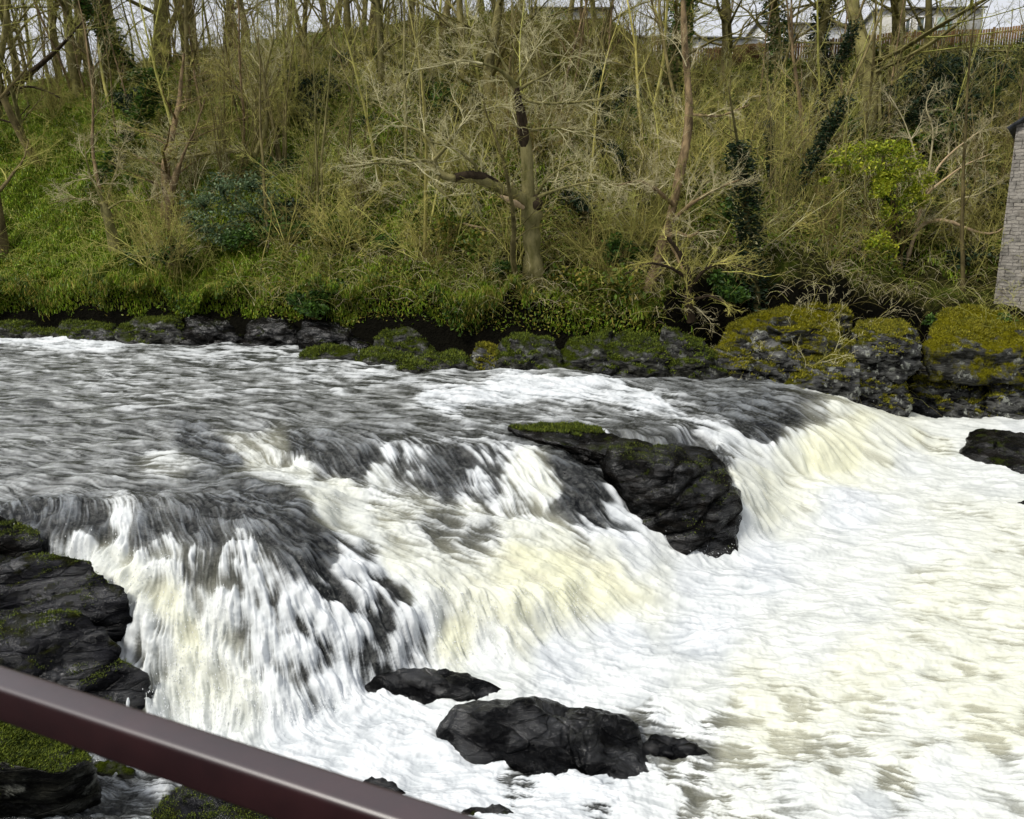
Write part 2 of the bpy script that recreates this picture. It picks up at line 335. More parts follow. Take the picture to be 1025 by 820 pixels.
# foam control: px, py, foam cover, aeration (pale yellow body), wet-rock darkness
FP = [
 (0,338,.9,0,0),(60,340,.9,0,0),(110,343,.8,0,0),(0,352,.35,0,0),(60,365,.3,0,0),(150,350,.4,0,0),(200,352,.6,0,0),(250,358,.6,0,0),(300,362,.6,0,0),(380,372,.65,0,0),(450,370,.5,0,0),(150,375,.35,0,0),(250,380,.35,0,0),
 (130,392,.45,0,0),(0,390,.25,0,0),(60,405,.25,0,0),(200,400,.35,0,0),(330,385,.5,0,0),(400,400,.3,0,0),(440,404,.85,.1,0),(500,402,.9,.1,0),(540,385,1,.1,0),(580,390,1,.1,0),(620,396,.85,.1,0),(560,372,.3,0,0),(650,375,.2,0,.4),(700,380,.15,0,.4),(740,385,.15,0,.6),
 (0,440,.22,0,.1),(80,440,.22,0,.1),(160,440,.25,0,.1),(250,420,.3,0,.1),(330,415,.25,0,.2),(420,420,.2,0,.3),(500,415,.35,0,.3),(540,412,.4,0,.2),(600,412,.45,0,.2),(380,425,.2,0,.4),
 (0,480,.18,0,.2),(60,480,.2,0,.2),(100,470,.3,.1,.1),(130,475,.35,.1,.1),(170,462,.6,.2,0),(150,490,.25,.1,.5),(210,480,.2,.1,.6),(240,500,.15,.05,.9),(290,510,.15,.1,.9),(270,530,.25,.1,.9),
 (190,440,.15,0,.9),(225,455,.2,0,.9),(250,440,.6,.4,.3),(275,440,.65,.4,.3),(300,450,.15,0,.9),(250,432,.4,.1,.2),
 (0,520,.12,.1,.9),(30,520,.10,.1,1),(70,520,.10,.1,1),(100,520,.2,.1,.9),(125,520,.8,.2,.3),(150,530,.25,.1,.9),(200,530,.2,.1,.9),(20,545,.8,.1,.3),(80,548,.9,.2,.1),
 (110,560,1,.35,0),(130,580,.97,.55,0),(165,560,.9,.3,.2),(200,565,.7,.2,.6),(240,560,.65,.2,.7),(260,570,.75,.2,.6),(300,560,.35,.1,.9),(320,550,.15,.1,1),(325,580,.5,.1,.9),
 (170,600,.97,.7,0),(190,640,.97,.7,0),(160,640,.8,.3,.5),(130,630,.8,.2,.6),(215,600,.85,.3,.3),(220,640,.93,.4,.2),(250,620,.75,.2,.6),(285,620,.6,.15,.9),(270,660,.7,.2,.8),(200,690,1,.5,0),(240,700,.97,.4,0),(280,690,.9,.2,.4),(310,650,.62,.1,.8),(330,620,.6,.1,.8),(350,600,.5,.1,.9),
 (360,640,.55,.05,.8),(380,660,.5,.05,.9),(340,680,.85,.1,.4),(400,640,.45,.05,.95),(420,630,.5,.1,.9),(385,600,.5,.1,.9),(370,570,.6,.1,.8),(350,555,.6,.1,.8),
 (300,470,.95,.4,0),(260,466,.75,.4,.1),(340,490,.95,.45,0),(380,480,.9,.3,.1),(330,510,.9,.5,0),(350,530,.95,.4,0),(390,520,.7,.5,.2),(440,525,.45,.3,.7),(480,535,.4,.3,.7),(420,510,.75,.4,.3),(470,510,.85,.4,.1),(400,560,.97,.5,0),(440,580,1,.5,0),(430,610,.97,.3,0),(455,640,.93,.8,0),(480,600,1,.6,0),
 (520,560,.7,.95,0),(560,560,.65,1,0),(600,570,.6,1,0),(560,590,.75,.95,0),(610,600,.9,.85,0),(640,595,.9,.75,0),(650,580,1,.4,0),(520,600,.92,.8,0),(520,530,.9,.5,.1),(560,540,.95,.5,0),(600,555,1,.4,0),(640,565,1,.2,0),(690,585,1,.15,0),(490,650,1,.25,0),(540,630,1,.5,0),
 (320,455,.3,0,.8),(350,455,.3,0,.8),(370,465,.3,.05,.9),(400,460,.7,.1,.5),(420,455,.6,.1,.6),(440,470,.35,.05,.9),(470,460,.55,.1,.8),(460,480,.35,.05,.9),(500,458,.6,.1,.6),(490,485,.6,.1,.7),(530,470,.85,.5,.1),(545,490,.85,.5,.2),(570,470,.25,.05,.95),(580,500,.2,.05,1),(530,500,.7,.3,.5),(600,490,.4,.1,.9),(615,510,.85,.1,.5),(625,535,.9,.1,.4),(590,520,.5,.1,.9),(420,440,.5,0,.4),(480,440,.5,0,.4),(350,440,.25,0,.5),(530,440,.4,0,.6),
 (640,425,.35,0,.5),(690,455,.3,0,.6),(720,465,.25,0,.8),(660,445,.3,0,.6),(650,405,.85,.1,0),(680,412,.85,.1,.1),(700,420,.7,.1,.4),(730,440,.85,.2,.3),(745,425,.35,.05,.9),(720,405,.12,0,.9),(760,405,.06,.05,.9),(790,415,.06,.05,.95),(770,430,.08,.05,1),(795,400,.2,.1,.6),(815,412,.25,.3,.5),(700,395,.2,0,.6),
 (690,408,.5,.1,.5),(755,455,.95,.3,0),(740,475,.95,.5,0),(755,500,.93,.5,0),(775,510,.95,.6,0),(765,475,.97,.6,0),(740,520,.97,.2,.1),(740,545,1,.2,0),(790,460,.95,.5,0),(830,440,.8,.85,0),(810,455,.85,.9,0),(850,460,.85,.9,0),(880,460,.9,.6,0),(860,425,.7,.8,0),(840,408,.75,.5,0),(890,435,.9,.5,0),(910,460,1,.3,0),
 (920,425,.9,.5,0),(960,430,.9,.4,0),(900,415,.8,.6,0),(930,445,.55,.8,.1),(980,450,.9,.3,0),(1025,440,.9,.2,0),(1000,480,.9,.35,0),
 (850,500,1,.1,0),(760,560,1,.1,0),(900,540,.85,.4,0),(960,520,.8,.6,0),(1010,530,.75,.7,0),(850,600,.9,.4,0),(950,600,.75,.8,0),(1010,600,.75,.8,0),(700,640,1,.1,0),(800,640,.9,.4,0),(620,640,1,.05,0),(560,660,1,.05,0),(760,690,.75,.8,0),(860,680,.72,.85,0),(980,690,.7,.85,0),(700,690,.9,.4,0),(640,680,.9,.2,0),(780,725,.6,.9,0),(1000,730,.62,.9,0),(900,730,.8,.6,0),
 (650,735,.3,.2,.6),(700,745,.3,.35,.6),(680,770,.45,.4,.4),(740,755,.55,.7,.1),(740,790,.6,.5,.2),(830,770,.7,.6,.1),(900,775,.6,.7,.2),(930,790,.75,.3,0),(1000,780,.8,.4,0),(800,800,.8,.3,0),(640,810,.95,.2,0),(560,800,1,.1,0),(880,810,.85,.2,0),
 (480,780,1,.05,0),(400,740,1,.05,0),(350,730,1,.1,0),(410,700,1,.15,0),(300,740,1,.1,0),(500,770,.6,.1,.4),(560,785,.55,.1,.4),(610,795,.6,.1,.4),(440,790,.95,.1,0),(340,770,1,.1,0),(580,870,.9,.2,0),(900,900,.8,.4,0),
 (200,760,.8,.1,.2),(150,790,.25,0,.6),(120,770,.15,0,.8),(60,810,.08,0,.9),(0,800,.08,0,1),(180,810,.2,0,.7),(240,800,.5,0,.3),(-100,800,.2,0,.8),(100,900,.2,0,.8),
 (-100,340,.8,0,0),(-100,400,.25,0,0),(-100,470,.2,0,.2),(1150,450,.8,.4,0),(1150,600,.8,.6,0),(1150,780,.8,.5,0)]
def hit(px, py):
    a, b, c = ray(px, py); Ys = np.linspace(4.3, 36, 3000); t = Ys / b
    zz = samp(HF1, a * t, Ys); q = np.where(CAMZ + c * t < zz)[0]
    i = q[0] if len(q) else -1
    return a * t[i], Ys[i], zz[i]
FW = np.array([hit(a, b) for a, b, *_ in FP]); FA = np.array([q[2:] for q in FP])
def q3(x, y, z):      # distances shrink in proportion to range, height counts as well
    r = y; return np.stack([x / y, np.log(y) * .55, (z / y) * .9], -1)
QC = q3(FW[:, 0], FW[:, 1], FW[:, 2]).astype(np.float32)
wx = .012 * fbm(XX * 1.1, YY * 1.1, ZZ, 3); wy = .010 * fbm(XX * 1.1 + 40, YY * 1.1, ZZ, 3)
QV = q3(XX, YY, ZZ); QV[..., 0] += wx * 1.4; QV[..., 1] += wy; QV = QV.reshape(-1, 3).astype(np.float32)
att = np.zeros((len(QV), 3), np.float32)
for i in range(0, len(QV), 60000):
    q = QV[i:i + 60000]; d2 = (q ** 2).sum(1)[:, None] + (QC ** 2).sum(1)[None] - 2 * q @ QC.T
    wg = 1 / (np.maximum(d2, 0) + 1.2e-4) ** 2.2
    att[i:i + 60000] = (wg @ FA.astype(np.float32)) / wg.sum(1)[:, None]
cov, aer, wet = [att[:, i].reshape(NC, NR) for i in range(3)]
# flow field -> line integral convolution along the surface
gxr, gyr = np.gradient(HFL, RES)
dhx, dhy = samp(gxr, XX, YY), samp(gyr, XX, YY); slope = np.hypot(dhx, dhy)
vx = 1.0 - 5.5 * dhx; vy = -.22 - 5.5 * dhy + .25 * fbm(XX * .35, YY * .35, XX * 0 + 2, 2)
vx = vx + (.9 + 1.8 * slope) * fbm(XX * 2.3, YY * 2.3, ZZ * 2.3, 3); vy = vy + (.5 + 1.4 * slope) * fbm(XX * 2.3 + 31, YY * 2.3, ZZ * 2.3, 3)
Xi, Xj = np.gradient(XX); Yi, Yj = np.gradient(YY); Zi, Zj = np.gradient(ZZ)
det = Xi * Yj - Xj * Yi
di = (vx * Yj - vy * Xj) / det; dj = (-vx * Yi + vy * Xi) / det
spd3 = np.sqrt(vx ** 2 + vy ** 2 + (vx * dhx + vy * dhy) ** 2)
stepw = (.0011 * YY * (1 + .55 * sstep(.1, .6, slope)))            # metres per step
di = (di / spd3 * stepw).astype(np.float32); dj = (dj / spd3 * stepw).astype(np.float32)
mag = np.hypot(di, dj); lim = np.minimum(1, 2.5 / np.maximum(mag, 1e-6)); di *= lim; dj *= lim
def lic(src, n):
    I0, J0 = np.meshgrid(np.arange(NC, dtype=np.float32), np.arange(NR, dtype=np.float32), indexing='ij')
    acc = src.copy(); src = src.astype(np.float32)
    for sgn in (1, -1):
        I, J = I0.copy(), J0.copy()
        for s in range(n):
            ii = I.astype(np.int32); jj = J.astype(np.int32)
            I = np.clip(I + sgn * di[ii, jj], 0, NC - 1.01); J = np.clip(J + sgn * dj[ii, jj], 0, NR - 1.01)
            ii = I.astype(np.int32); jj = J.astype(np.int32); fu = I - ii; fv = J - jj
            acc += (src[ii, jj] * (1 - fu) + src[ii + 1, jj] * fu) * (1 - fv) + (src[ii, jj + 1] * (1 - fu) + src[ii + 1, jj + 1] * fu) * fv
    return acc / (2 * n + 1)
def nrm(a): return (a - a.mean()) / a.std()
sc = 14.0 / np.clip(YY, 6, 30)          # keep the grain near the mesh's own resolution
nf = .8 * vnoise(XX * 13 + ZZ * 5, YY * 13 + ZZ * 7, ZZ * 13 - XX * 6) + .8 * vnoise(XX * 29 - ZZ * 11, YY * 29 + XX * 9, ZZ * 29 + YY * 8) + 1.0 * RG.randn(NC, NR).astype(np.float32)
cov = np.clip(cov - .52 * wet * (1 - cov) - .20 * sstep(1.2, 1.7, ZZ) * sstep(.75, .4, cov) + .16 * sstep(.25, .05, ZZ) * (1 - wet), 0, 1)
nm = vnoise(XX * 3.2, YY * 3.2, ZZ * 3.2) + .7 * vnoise(XX * 6.7 + 9, YY * 6.7, ZZ * 6.7)
LF = nrm(.75 * nrm(lic(nf, 7)) + .65 * nrm(lic(nf, 16))); LM = nrm(lic(nm.astype(np.float32), 9)); 
big = nrm(fbm(XX * .9, YY * 1.6, ZZ * 2, 4))
turb = nrm(fbm(XX * 4.5 + ZZ * 2, YY * 4.5 - ZZ, ZZ * 4.5 + XX, 4, .6))
fall = sstep(.12, .5, slope)
turb = turb * (1 - fall) + fall * nrm(lic(nrm(fbm(XX * 6 + ZZ * 2, YY * 6 - ZZ, ZZ * 6 + XX, 5, .72)).astype(np.float32), 6))
n = LM * (.75 - .2 * (ZZ > .5) * (1 - fall)) + LF * (.60 - .22 * fall) + big * .3 + turb * (.3 + .40 * fall)
rank = np.empty(n.size, np.float32); rank[np.argsort(n.ravel())] = np.linspace(0, 1, n.size); rank = rank.reshape(n.shape)
upr = (1 - fall) * sstep(.6, 1.2, ZZ)
wd = .17 + .25 * upr + .10 * fall + .06 * fall * wet
covp = np.where(cov < .75, cov * (1 - .25 * upr), cov)
foam = sstep(0, 1, (rank - (1 - covp) + wd) / (2 * wd)) * sstep(.0, .12, covp) * (1 - .30 * upr * sstep(.8, .5, cov))
foam = np.maximum(foam, sstep(.92, 1.0, cov))
aer = np.clip(aer * 1.15 - .12, 0, 1) * (1 - .85 * wet) * (1 - .35 * sstep(.25, .05, ZZ))
grain = np.clip(.56 + (.20 - .09 * fall) * LF + .08 * LM + (.06 + .06 * fall) * turb - .12 * wet * fall, 0, 1)
# displacement
amp = np.clip(YY / 14, .5, 1.6)
pool0 = sstep(.25, .05, ZZ)
dz = (.009 - .004 * pool0 + .015 * fall + .016 * wet) * LM + (.004 + .003 * fall) * LF + foam * .008 * (1 + .9 * turb) + cov * (.010 - .006 * pool0) * turb + .03 * big * (1 - fall)
pool = sstep(.25, .05, ZZ); dz += pool * .022 * nrm(fbm(XX * .8, YY * 2.2, ZZ, 3))
dz += (1 - pool) * (1 - fall) * .026 * nrm(fbm(XX * .7 + 4, YY * 2.6, ZZ, 4))
dz += wet * .025 * turb + fall * foam * .018 * turb
nxn, nyn = -dhx, -dhy; nl = np.sqrt(nxn ** 2 + nyn ** 2 + 1)
XX2 = XX + dz * nxn / nl; YY2 = YY + dz * nyn / nl; ZZ2 = ZZ + dz / nl
water = mesh_np('river', np.stack([XX2, YY2, ZZ2], -1).reshape(-1, 3), grid_faces(NC, NR)[:, ::1], M['water'], attrs={'foam': foam, 'aer': aer, 'grain': grain, 'wet': wet})
tag(water, kind='structure')


M['moss'] = mat_leaf('moss_cushion', (.028, .045, .005), (.085, .12, .009), (.17, .20, .014), 3.0, .8, .1)
M['moss_yel'] = mat_leaf('yellow_moss_cushion', (.08, .09, .008), (.20, .19, .012), (.33, .29, .02), 2.0, .8, .1)
def moss_on(V, Fc, mat, parent, base, L, n, seed, cover, nz=.35):
    r = np.random.RandomState(seed); A, B, Cc = V[Fc[:, 0]], V[Fc[:, 1]], V[Fc[:, 2]]; nn = np.cross(B - A, Cc - A); ar = np.linalg.norm(nn, axis=1) + 1e-12; nn /= ar[:, None]
    ce = (A + B + Cc) / 3; q = .9 * fbm(ce[:, 0] * 2.2 / (L * 25), ce[:, 1] * 2.2 / (L * 25), ce[:, 2] * 2.2 / (L * 25), 4)
    w_ = ar * np.clip((nn[:, 2] - nz) * 1.6 + q - (.55 - cover), 0, .5) * (ce[:, 2] > V[:, 2].min() + .5)
    if w_.sum() <= 0: return
    i = r.choice(len(Fc), n, p=w_ / w_.sum()); a, b = r.rand(n, 1), r.rand(n, 1); fl = (a + b) > 1; a = np.where(fl, 1 - a, a); b = np.where(fl, 1 - b, b)
    P = A[i] + (B[i] - A[i]) * a + (Cc[i] - A[i]) * b; N_ = nn[i]
    lump = L * (.6 + 1.2 * np.clip(vnoise(P[:, 0] * .35 / L, P[:, 1] * .35 / L, P[:, 2] * .35 / L) + .3, 0, 1.3))[:, None]
    t = r.randn(n, 3); t /= np.linalg.norm(t, axis=1, keepdims=True); s_ = np.cross(t, N_); s_ /= np.linalg.norm(s_, axis=1, keepdims=True) + 1e-9
    P0 = P - N_ * L * .2 + N_ * lump * r.rand(n, 1) * .7; tip = P0 + (N_ * .8 + t * .7) * L * r.uniform(.5, 1.1, (n, 1))
    VV = np.stack([P0 - s_ * L * .22, P0 + s_ * L * .22, tip], 1).reshape(-1, 3) - base; j = np.arange(n) * 3
    mesh_np('moss', VV, np.stack([j, j + 1, j + 2], -1), M[mat], parent, smooth=False, attrs={'rnd': np.repeat(r.rand(n), 3)})
# ------------------------------------------------------------------ rocks
ico_cache = {}
def ico(sub):
    if sub not in ico_cache:
        b = bmesh.new(); bmesh.ops.create_icosphere(b, subdivisions=sub, radius=1)
        ico_cache[sub] = (np.array([v.co[:] for v in b.verts]), np.array([[v.index for v in f.verts] for f in b.faces])); b.free()
    return ico_cache[sub]
def hull_shape(P, sub, seed, rough=.07, strat=.05, tilt=(.25, .1), cuts=16):
    P = np.array(P, float); b = bmesh.new(); vs = [b.verts.new(p) for p in P]; r = bmesh.ops.convex_hull(b, input=vs)
    bmesh.ops.recalc_face_normals(b, faces=b.faces[:])
    b.faces.ensure_lookup_table(); Nn = np.array([f.normal[:] for f in b.faces]); Pt = np.array([f.verts[0].co[:] for f in b.faces])
    ar = np.array([f.calc_area() for f in b.faces]); b.free(); ok = ar > 1e-7; Nn, Pt = Nn[ok], Pt[ok]
    c = P.mean(0); D, Fc = ico(sub); dn = ((Pt - c) * Nn).sum(1)
    sg = np.sign(dn); Nn = Nn * sg[:, None]; dn = np.abs(dn) + 1e-6
    q = (D @ Nn.T) / dn[None]                      # 1/r for each plane
    q = np.maximum(q, 1e-4); pw = 34
    rr = 1 / ((q ** pw).sum(1) ** (1 / pw))
    V = c + D * rr[:, None]; rc0 = np.random.RandomState(seed * 13 + 5)
    ext = np.ptp(P, 0) + .1
    for _ in range(cuts):                         # broken planar faces
        nn_ = rc0.randn(3); nn_[2] = nn_[2] * .8 + .25; nn_ /= ext; nn_ /= np.linalg.norm(nn_); h_ = (V - c) @ nn_; dcut = h_.max() * rc0.uniform(.84, .98); V = V - np.maximum(h_ - dcut, 0)[:, None] * nn_ * .92
    size = np.ptp(P, 0); sz = float(np.cbrt(size[0] * size[1] * max(size[2], .2)))
    o = seed * 7.31
    x, y, z = V[:, 0] / sz + o, V[:, 1] / sz, V[:, 2] / sz
    hh = (z + tilt[0] * x + tilt[1] * y) * 5 + .7 * fbm(x * 1.5, y * 1.5, z * 1.5, 3)
    st = (np.abs((hh % 1) - .5) * 2); st = sstep(.0, .35, st) - .5
    d = sz * (rough * .8 * fbm(x * 2.2, y * 2.2, z * 2.2, 4) + rough * .8 * (1 - 2 * np.abs(fbm(x * 3.5 + 5, y * 3.5, z * 5, 4))) - rough * .4 + strat * .6 * st + strat * 1.1 * vnoise(x * 4, y * 4, hh * 1.6) + .018 * fbm(x * 14, y * 14, z * 20, 3))
    return V + D * d[:, None], Fc
def make_rock(label, parts, mat, sub=6, name='rock', group=None, rough=.07, strat=.05, cat='rock', tilt=(.25, .1), under=.5, cuts=14, moss=None):
    """parts: list of point lists; each point (px, py, 'z'|'y', value)"""
    Vs, Fs, n0 = [], [], 0
    global rseed
    for pts in parts:
        P = [atz(a, b, v) if m == 'z' else aty(a, b, v) for a, b, m, v in pts]
        lo = min(p[2] for p in P)
        P += [p - np.array([0, 0, under]) for p in P if p[2] < lo + .35]
        rseed += 1; V, Fc = hull_shape(P, sub, rseed, rough, strat, tilt, cuts); Vs.append(V); Fs.append(Fc + n0); n0 += len(V)
    V = np.vstack(Vs); base = np.array([V[:, 0].mean(), V[:, 1].mean(), V[:, 2].min()])
    o = mesh_np(name, V - base, np.vstack(Fs), mat); o.location = base
    if moss: moss_on(V, np.vstack(Fs), moss[0], o, base, moss[1], moss[2], rseed, moss[3])
    return tag(o, label, cat, group)
rseed = 0
make_rock('long wet black boulder in the white foam at the bottom centre', [
  [(430,742,'z',0),(437,728,'y',8.95),(450,702,'y',9.1),(480,690,'y',9.4),(520,690,'y',9.5),(470,757,'z',0),(520,770,'z',0),(570,780,'z',0),(560,700,'y',9.35),(600,712,'y',9.1),(520,722,'y',9.0),(560,740,'y',8.7),(500,712,'y',9.1),(600,700,'y',9.3),(640,735,'y',9.0),(655,762,'z',0),(610,786,'z',0),(640,778,'z',0)],
  [(560,765,'z',0),(600,786,'z',0),(640,778,'z',0),(658,762,'z',0),(655,750,'y',8.7),(630,722,'y',9.0),(600,706,'y',9.2),(560,715,'y',9.1),(565,750,'y',8.4),(600,752,'y',8.4)]], M['rock_wet'], 6, rough=.05, strat=.06, tilt=(.3, -.2))
make_rock('low black ledge rock joining the left waterfall to the long boulder', [
  [(385,690,'z',.0),(395,668,'z',.26),(440,668,'z',.25),(475,678,'z',.22),(508,688,'z',.14),(512,700,'z',.0),(460,706,'z',.0),(420,706,'z',0),(375,662,'z',.30),(365,692,'z',.05),(410,682,'z',.22),(460,688,'z',.2)]], M['rock_wet'], 5)
make_rock('tall black cliff rock splitting the falls in the middle of the river', [
  [(590,452,'z',1.74),(610,438,'z',1.76),(652,447,'z',1.72),(700,460,'z',1.54),(726,476,'z',1.3),(733,500,'y',15.2),(734,558,'z',0),(700,564,'z',0),(655,545,'z',.1),(636,505,'y',14.9),(622,478,'y',15.0),(606,466,'y',15.2),(655,460,'y',15.0),(640,522,'y',14.7),(734,525,'y',15.8),(738,484,'y',16.2),(690,558,'y',14.6)]], M['rock_mid'], 6, rough=.05, strat=.05, tilt=(-.5, .2), cuts=12, moss=('moss', .03, 2500, .0))
make_rock('flat rock slab with bright green moss lying on the black cliff rock', [
  [(506,426,'z',1.95),(545,424,'z',1.97),(600,429,'z',1.94),(648,440,'z',1.88),(668,454,'z',1.80),(600,452,'z',1.80),(545,442,'z',1.82)]], M['rock_mid'], 6, rough=.09, strat=.06, under=.35, cuts=8, moss=('moss', .045, 9000, .35))
make_rock('smooth wet rock hump beside the right chute with a film of water', [
  [(640,441,'z',1.72),(680,440,'z',1.72),(715,452,'z',1.6),(730,468,'z',1.4),(728,482,'z',1.2),(700,468,'z',1.5),(660,458,'z',1.66)]], M['rock_wet'], 5, rough=.03, strat=.02)
make_rock('broad streaked grey rock shelf at the left edge beside the left waterfall', [
  [(-120,560,'z',1.95),(-60,552,'z',1.9),(0,553,'z',1.88),(50,551,'z',1.86),(95,566,'z',1.70),(125,592,'z',1.40),(133,606,'z',1.2),(112,618,'y',9.9),(60,620,'y',9.8),(0,628,'y',9.7),(-120,640,'y',9.8)],
  [(-120,600,'y',10.1),(0,606,'y',9.9),(70,608,'y',9.7),(110,640,'y',9.5),(140,680,'y',9.35),(165,712,'z',.02),(120,740,'z',.0),(60,700,'y',8.9),(0,690,'y',8.8),(-120,700,'y',8.8),(0,655,'y',9.2),(60,668,'y',9.1),(-120,740,'z',.2),(0,740,'z',.1)]], M['rock_left'], 6, rough=.05, strat=.045, tilt=(-.35, .3), moss=('moss', .028, 5000, -.22))
make_rock('short dark rock step in the river at the left edge above the shelf', [
  [(-80,512,'z',2.1),(0,515,'z',2.07),(30,524,'z',1.98),(45,540,'z',1.82),(20,548,'z',1.76),(-80,545,'z',1.8),(-80,530,'z',2.1)]], M['rock_mid'], 5, strat=.03, moss=('moss', .03, 2500, .0))
make_rock('rounded boulder with bright green moss below the handrail at bottom left', [
  [(-90,715,'y',7.9),(-40,718,'y',7.8),(20,722,'y',7.7),(70,742,'y',7.6),(92,768,'y',7.5),(98,790,'z',.02),(60,806,'z',0),(0,808,'z',0),(-90,808,'z',0),(0,745,'y',7.1),(60,762,'y',7.1)]], M['rock_moss'], 6, rough=.06, strat=.03, moss=('moss', .03, 14000, .2))
make_rock('small flat brown rock beside the mossy boulder behind the handrail', [
  [(90,757,'z',.12),(120,762,'z',.1),(140,770,'z',.05),(130,778,'z',0),(95,775,'z',0)]], M['rock_moss'], 4)
make_rock('flat olive rock at the bottom edge under the handrail', [
  [(160,800,'z',0),(175,785,'z',.2),(215,783,'z',.25),(260,800,'z',.2),(290,822,'z',.1),(270,850,'z',0),(200,850,'z',0),(155,825,'z',0)]], M['rock_left'], 5, moss=('moss', .022, 4000, .05))
make_rock('little black rock just above the handrail in white foam', [
  [(352,785,'z',0),(368,776,'z',.12),(395,780,'z',.14),(407,790,'z',.04),(400,797,'z',0),(365,797,'z',0)]], M['rock_wet'], 4)
make_rock('small black mossy rock cut by the bottom edge of the picture', [
  [(455,812,'z',0),(472,802,'z',.12),(500,803,'z',.14),(522,812,'z',.06),(520,828,'z',0),(470,832,'z',0)]], M['rock_mid'], 4)
make_rock('flat black rock awash to the right of the long boulder', [
  [(640,740,'z',.0),(660,733,'z',.09),(700,742,'z',.06),(715,752,'z',0),(690,758,'z',0),(655,756,'z',0)]], M['rock_wet'], 4)
make_rock('rounded dark boulder in the pool at the right edge', [
  [(958,452,'z',0),(965,437,'y',22.6),(985,425,'y',23.2),(1020,424,'y',23.3),(1070,430,'y',23),(1075,470,'z',0),(1025,476,'z',0),(990,466,'z',0),(1000,440,'y',22.4)]], M['rock_mid'], 5)
make_rock('tiny dark stone in the foam at the right edge below the boulder', [
  [(1018,505,'z',0),(1024,498,'z',.1),(1040,500,'z',.1),(1045,508,'z',0),(1028,510,'z',0)]], M['rock_wet'], 4)
# rocks of the far bank: (x0, x1, ytop, ybase, zbase, depth, material, label)
def bank_rock(x0, x1, yt, yb, zb, dep, mat, label, sub=5, rough=.07, strat=.05, lean=.25, name='rock', group=None):
    rr = np.random.RandomState(int(x0 * 3 + yt)); pts = []
    Yb = atz((x0 + x1) / 2, yb, zb)[1]; xm = (x0 + x1) / 2; wv = x1 - x0
    sk = rr.uniform(-.08, .08) * wv; tl = rr.uniform(-.18, .18)
    for fx in (0, .3, .7, 1):
        p = x0 + wv * fx + rr.uniform(-.03, .03) * wv; e = .12 * (abs(fx - .5) * 2) ** 2; dn_ = (yb - yt) * (tl * (fx - .5) * 2 + abs(tl))
        pts.append((p, yb + rr.uniform(-1, 1), 'y', Yb + dep * e))
        pts.append((x0 + sk * .5 + wv * (.08 + .84 * fx) + rr.uniform(-.04, .04) * wv, yt + dn_ + (yb - yt) * (.25 + .35 * rr.rand() + e * 2), 'y', Yb + dep * lean * (.4 + rr.rand())))
        pts.append((x0 + sk + wv * (.16 + .68 * fx), yt + dn_ + (yb - yt) * .15 * rr.rand() + e * 14, 'y', Yb + dep * (.6 + .4 * rr.rand())))
    yel = mat in (M['rock_yel'], M['rock_bank']); mm = mat in (M['rock_yel'], M['rock_bank'], M['rock_moss'])
    return make_rock(label, [pts], mat, sub, name, group, rough, strat, under=1.0, cuts=12, moss=('moss_yel' if yel else 'moss', .07, 9000 if x0 > 700 else 3600, (.10 if yel else -.04) if mat != M['rock_bank'] else -.08) if mm else None)
BR = [
 (-40,62,317,337,2.35,2.0,'rock_moss','low mossy ledge at the waterline on the far left bank'),
 (45,128,318,340,2.3,1.6,'rock_moss','low green ledge under the grassy bank second from the left'),
 (112,196,316,342,2.3,1.6,'rock_moss','mossy ledge at the foot of the left bank with dark underside'),
 (178,250,310,344,2.25,1.6,'rock_mid','dark undercut bank rock left of the flat mossy slabs'),
 (240,306,312,346,2.22,1.5,'rock_mid','black shaded bank rock directly behind the small grass covered islet'),
 (296,362,345,360,2.18,1.2,'rock_moss','small grass covered islet rock at the edge of the upper river'),
 (352,420,347,364,2.12,1.4,'rock_moss','flat grey slab with moss next to the small islet rock'),
 (392,478,350,369,2.08,1.4,'rock_moss','long flat mossy slab beneath the bright green mound'),
 (425,492,300,345,2.05,2.2,'rock_yel','bright yellow green mossy mound on the bank below the oak'),
 (468,508,340,371,1.98,1.0,'rock_bank','upright pale grey boulder at the waterline in the middle of the far bank'),
 (298,378,314,350,2.2,1.6,'rock_mid','dark shaded bank rock behind the grass covered islet'),
 (368,436,316,354,2.15,1.6,'rock_moss','dark mossy bank rock left of the bright green mound'),
 (492,568,332,374,1.92,1.5,'rock_moss','dark mossy boulder just right of the pale grey boulder'),
 (545,630,324,375,1.85,1.6,'rock_moss','wide black mossy boulder under the bramble tangle'),
 (605,676,330,377,1.78,1.5,'rock_moss','dark boulder at the waterline below the leaning trunk'),
 (650,730,318,379,1.7,1.6,'rock_moss','black overhung bank rock at the left end of the grey outcrop'),
 (708,815,322,383,1.55,2.4,'rock_bank','left block of the grey outcrop with a thick yellow moss cap'),
 (722,850,303,346,2.62,2.8,'rock_yel','rounded yellow moss cushion on top of the outcrop'),
 (780,862,335,398,1.15,2.2,'rock_bank','middle block of the grey outcrop above the right waterfall'),
 (798,852,286,314,3.5,2.0,'rock_yel','small yellow moss hump above the outcrop beside the ivy bush'),
 (838,912,340,410,.55,2.0,'rock_bank','dark block with pale lichen at the crevice of the outcrop'),
 (850,922,316,352,2.4,2.2,'rock_bank','tilted pale slab lying on the outcrop above the crevice'),
 (912,1000,345,416,.1,2.2,'rock_bank','large rounded grey rock face right of the crevice'),
 (985,1090,340,420,.05,2.6,'rock_bank','grey bank rock face at the right edge above the pool'),
 (930,1060,298,352,2.3,3.0,'rock_yel','mossy shelf with ivy below the stone building'),
 (885,945,386,418,.05,1.0,'rock_wet','small black wedge stone standing in the crevice at the waterline'),
]
for a in BR:
    bank_rock(*a[:6], M[a[6]], a[7], sub=6 if a[0] > 700 else 5, rough=.10, strat=.035)
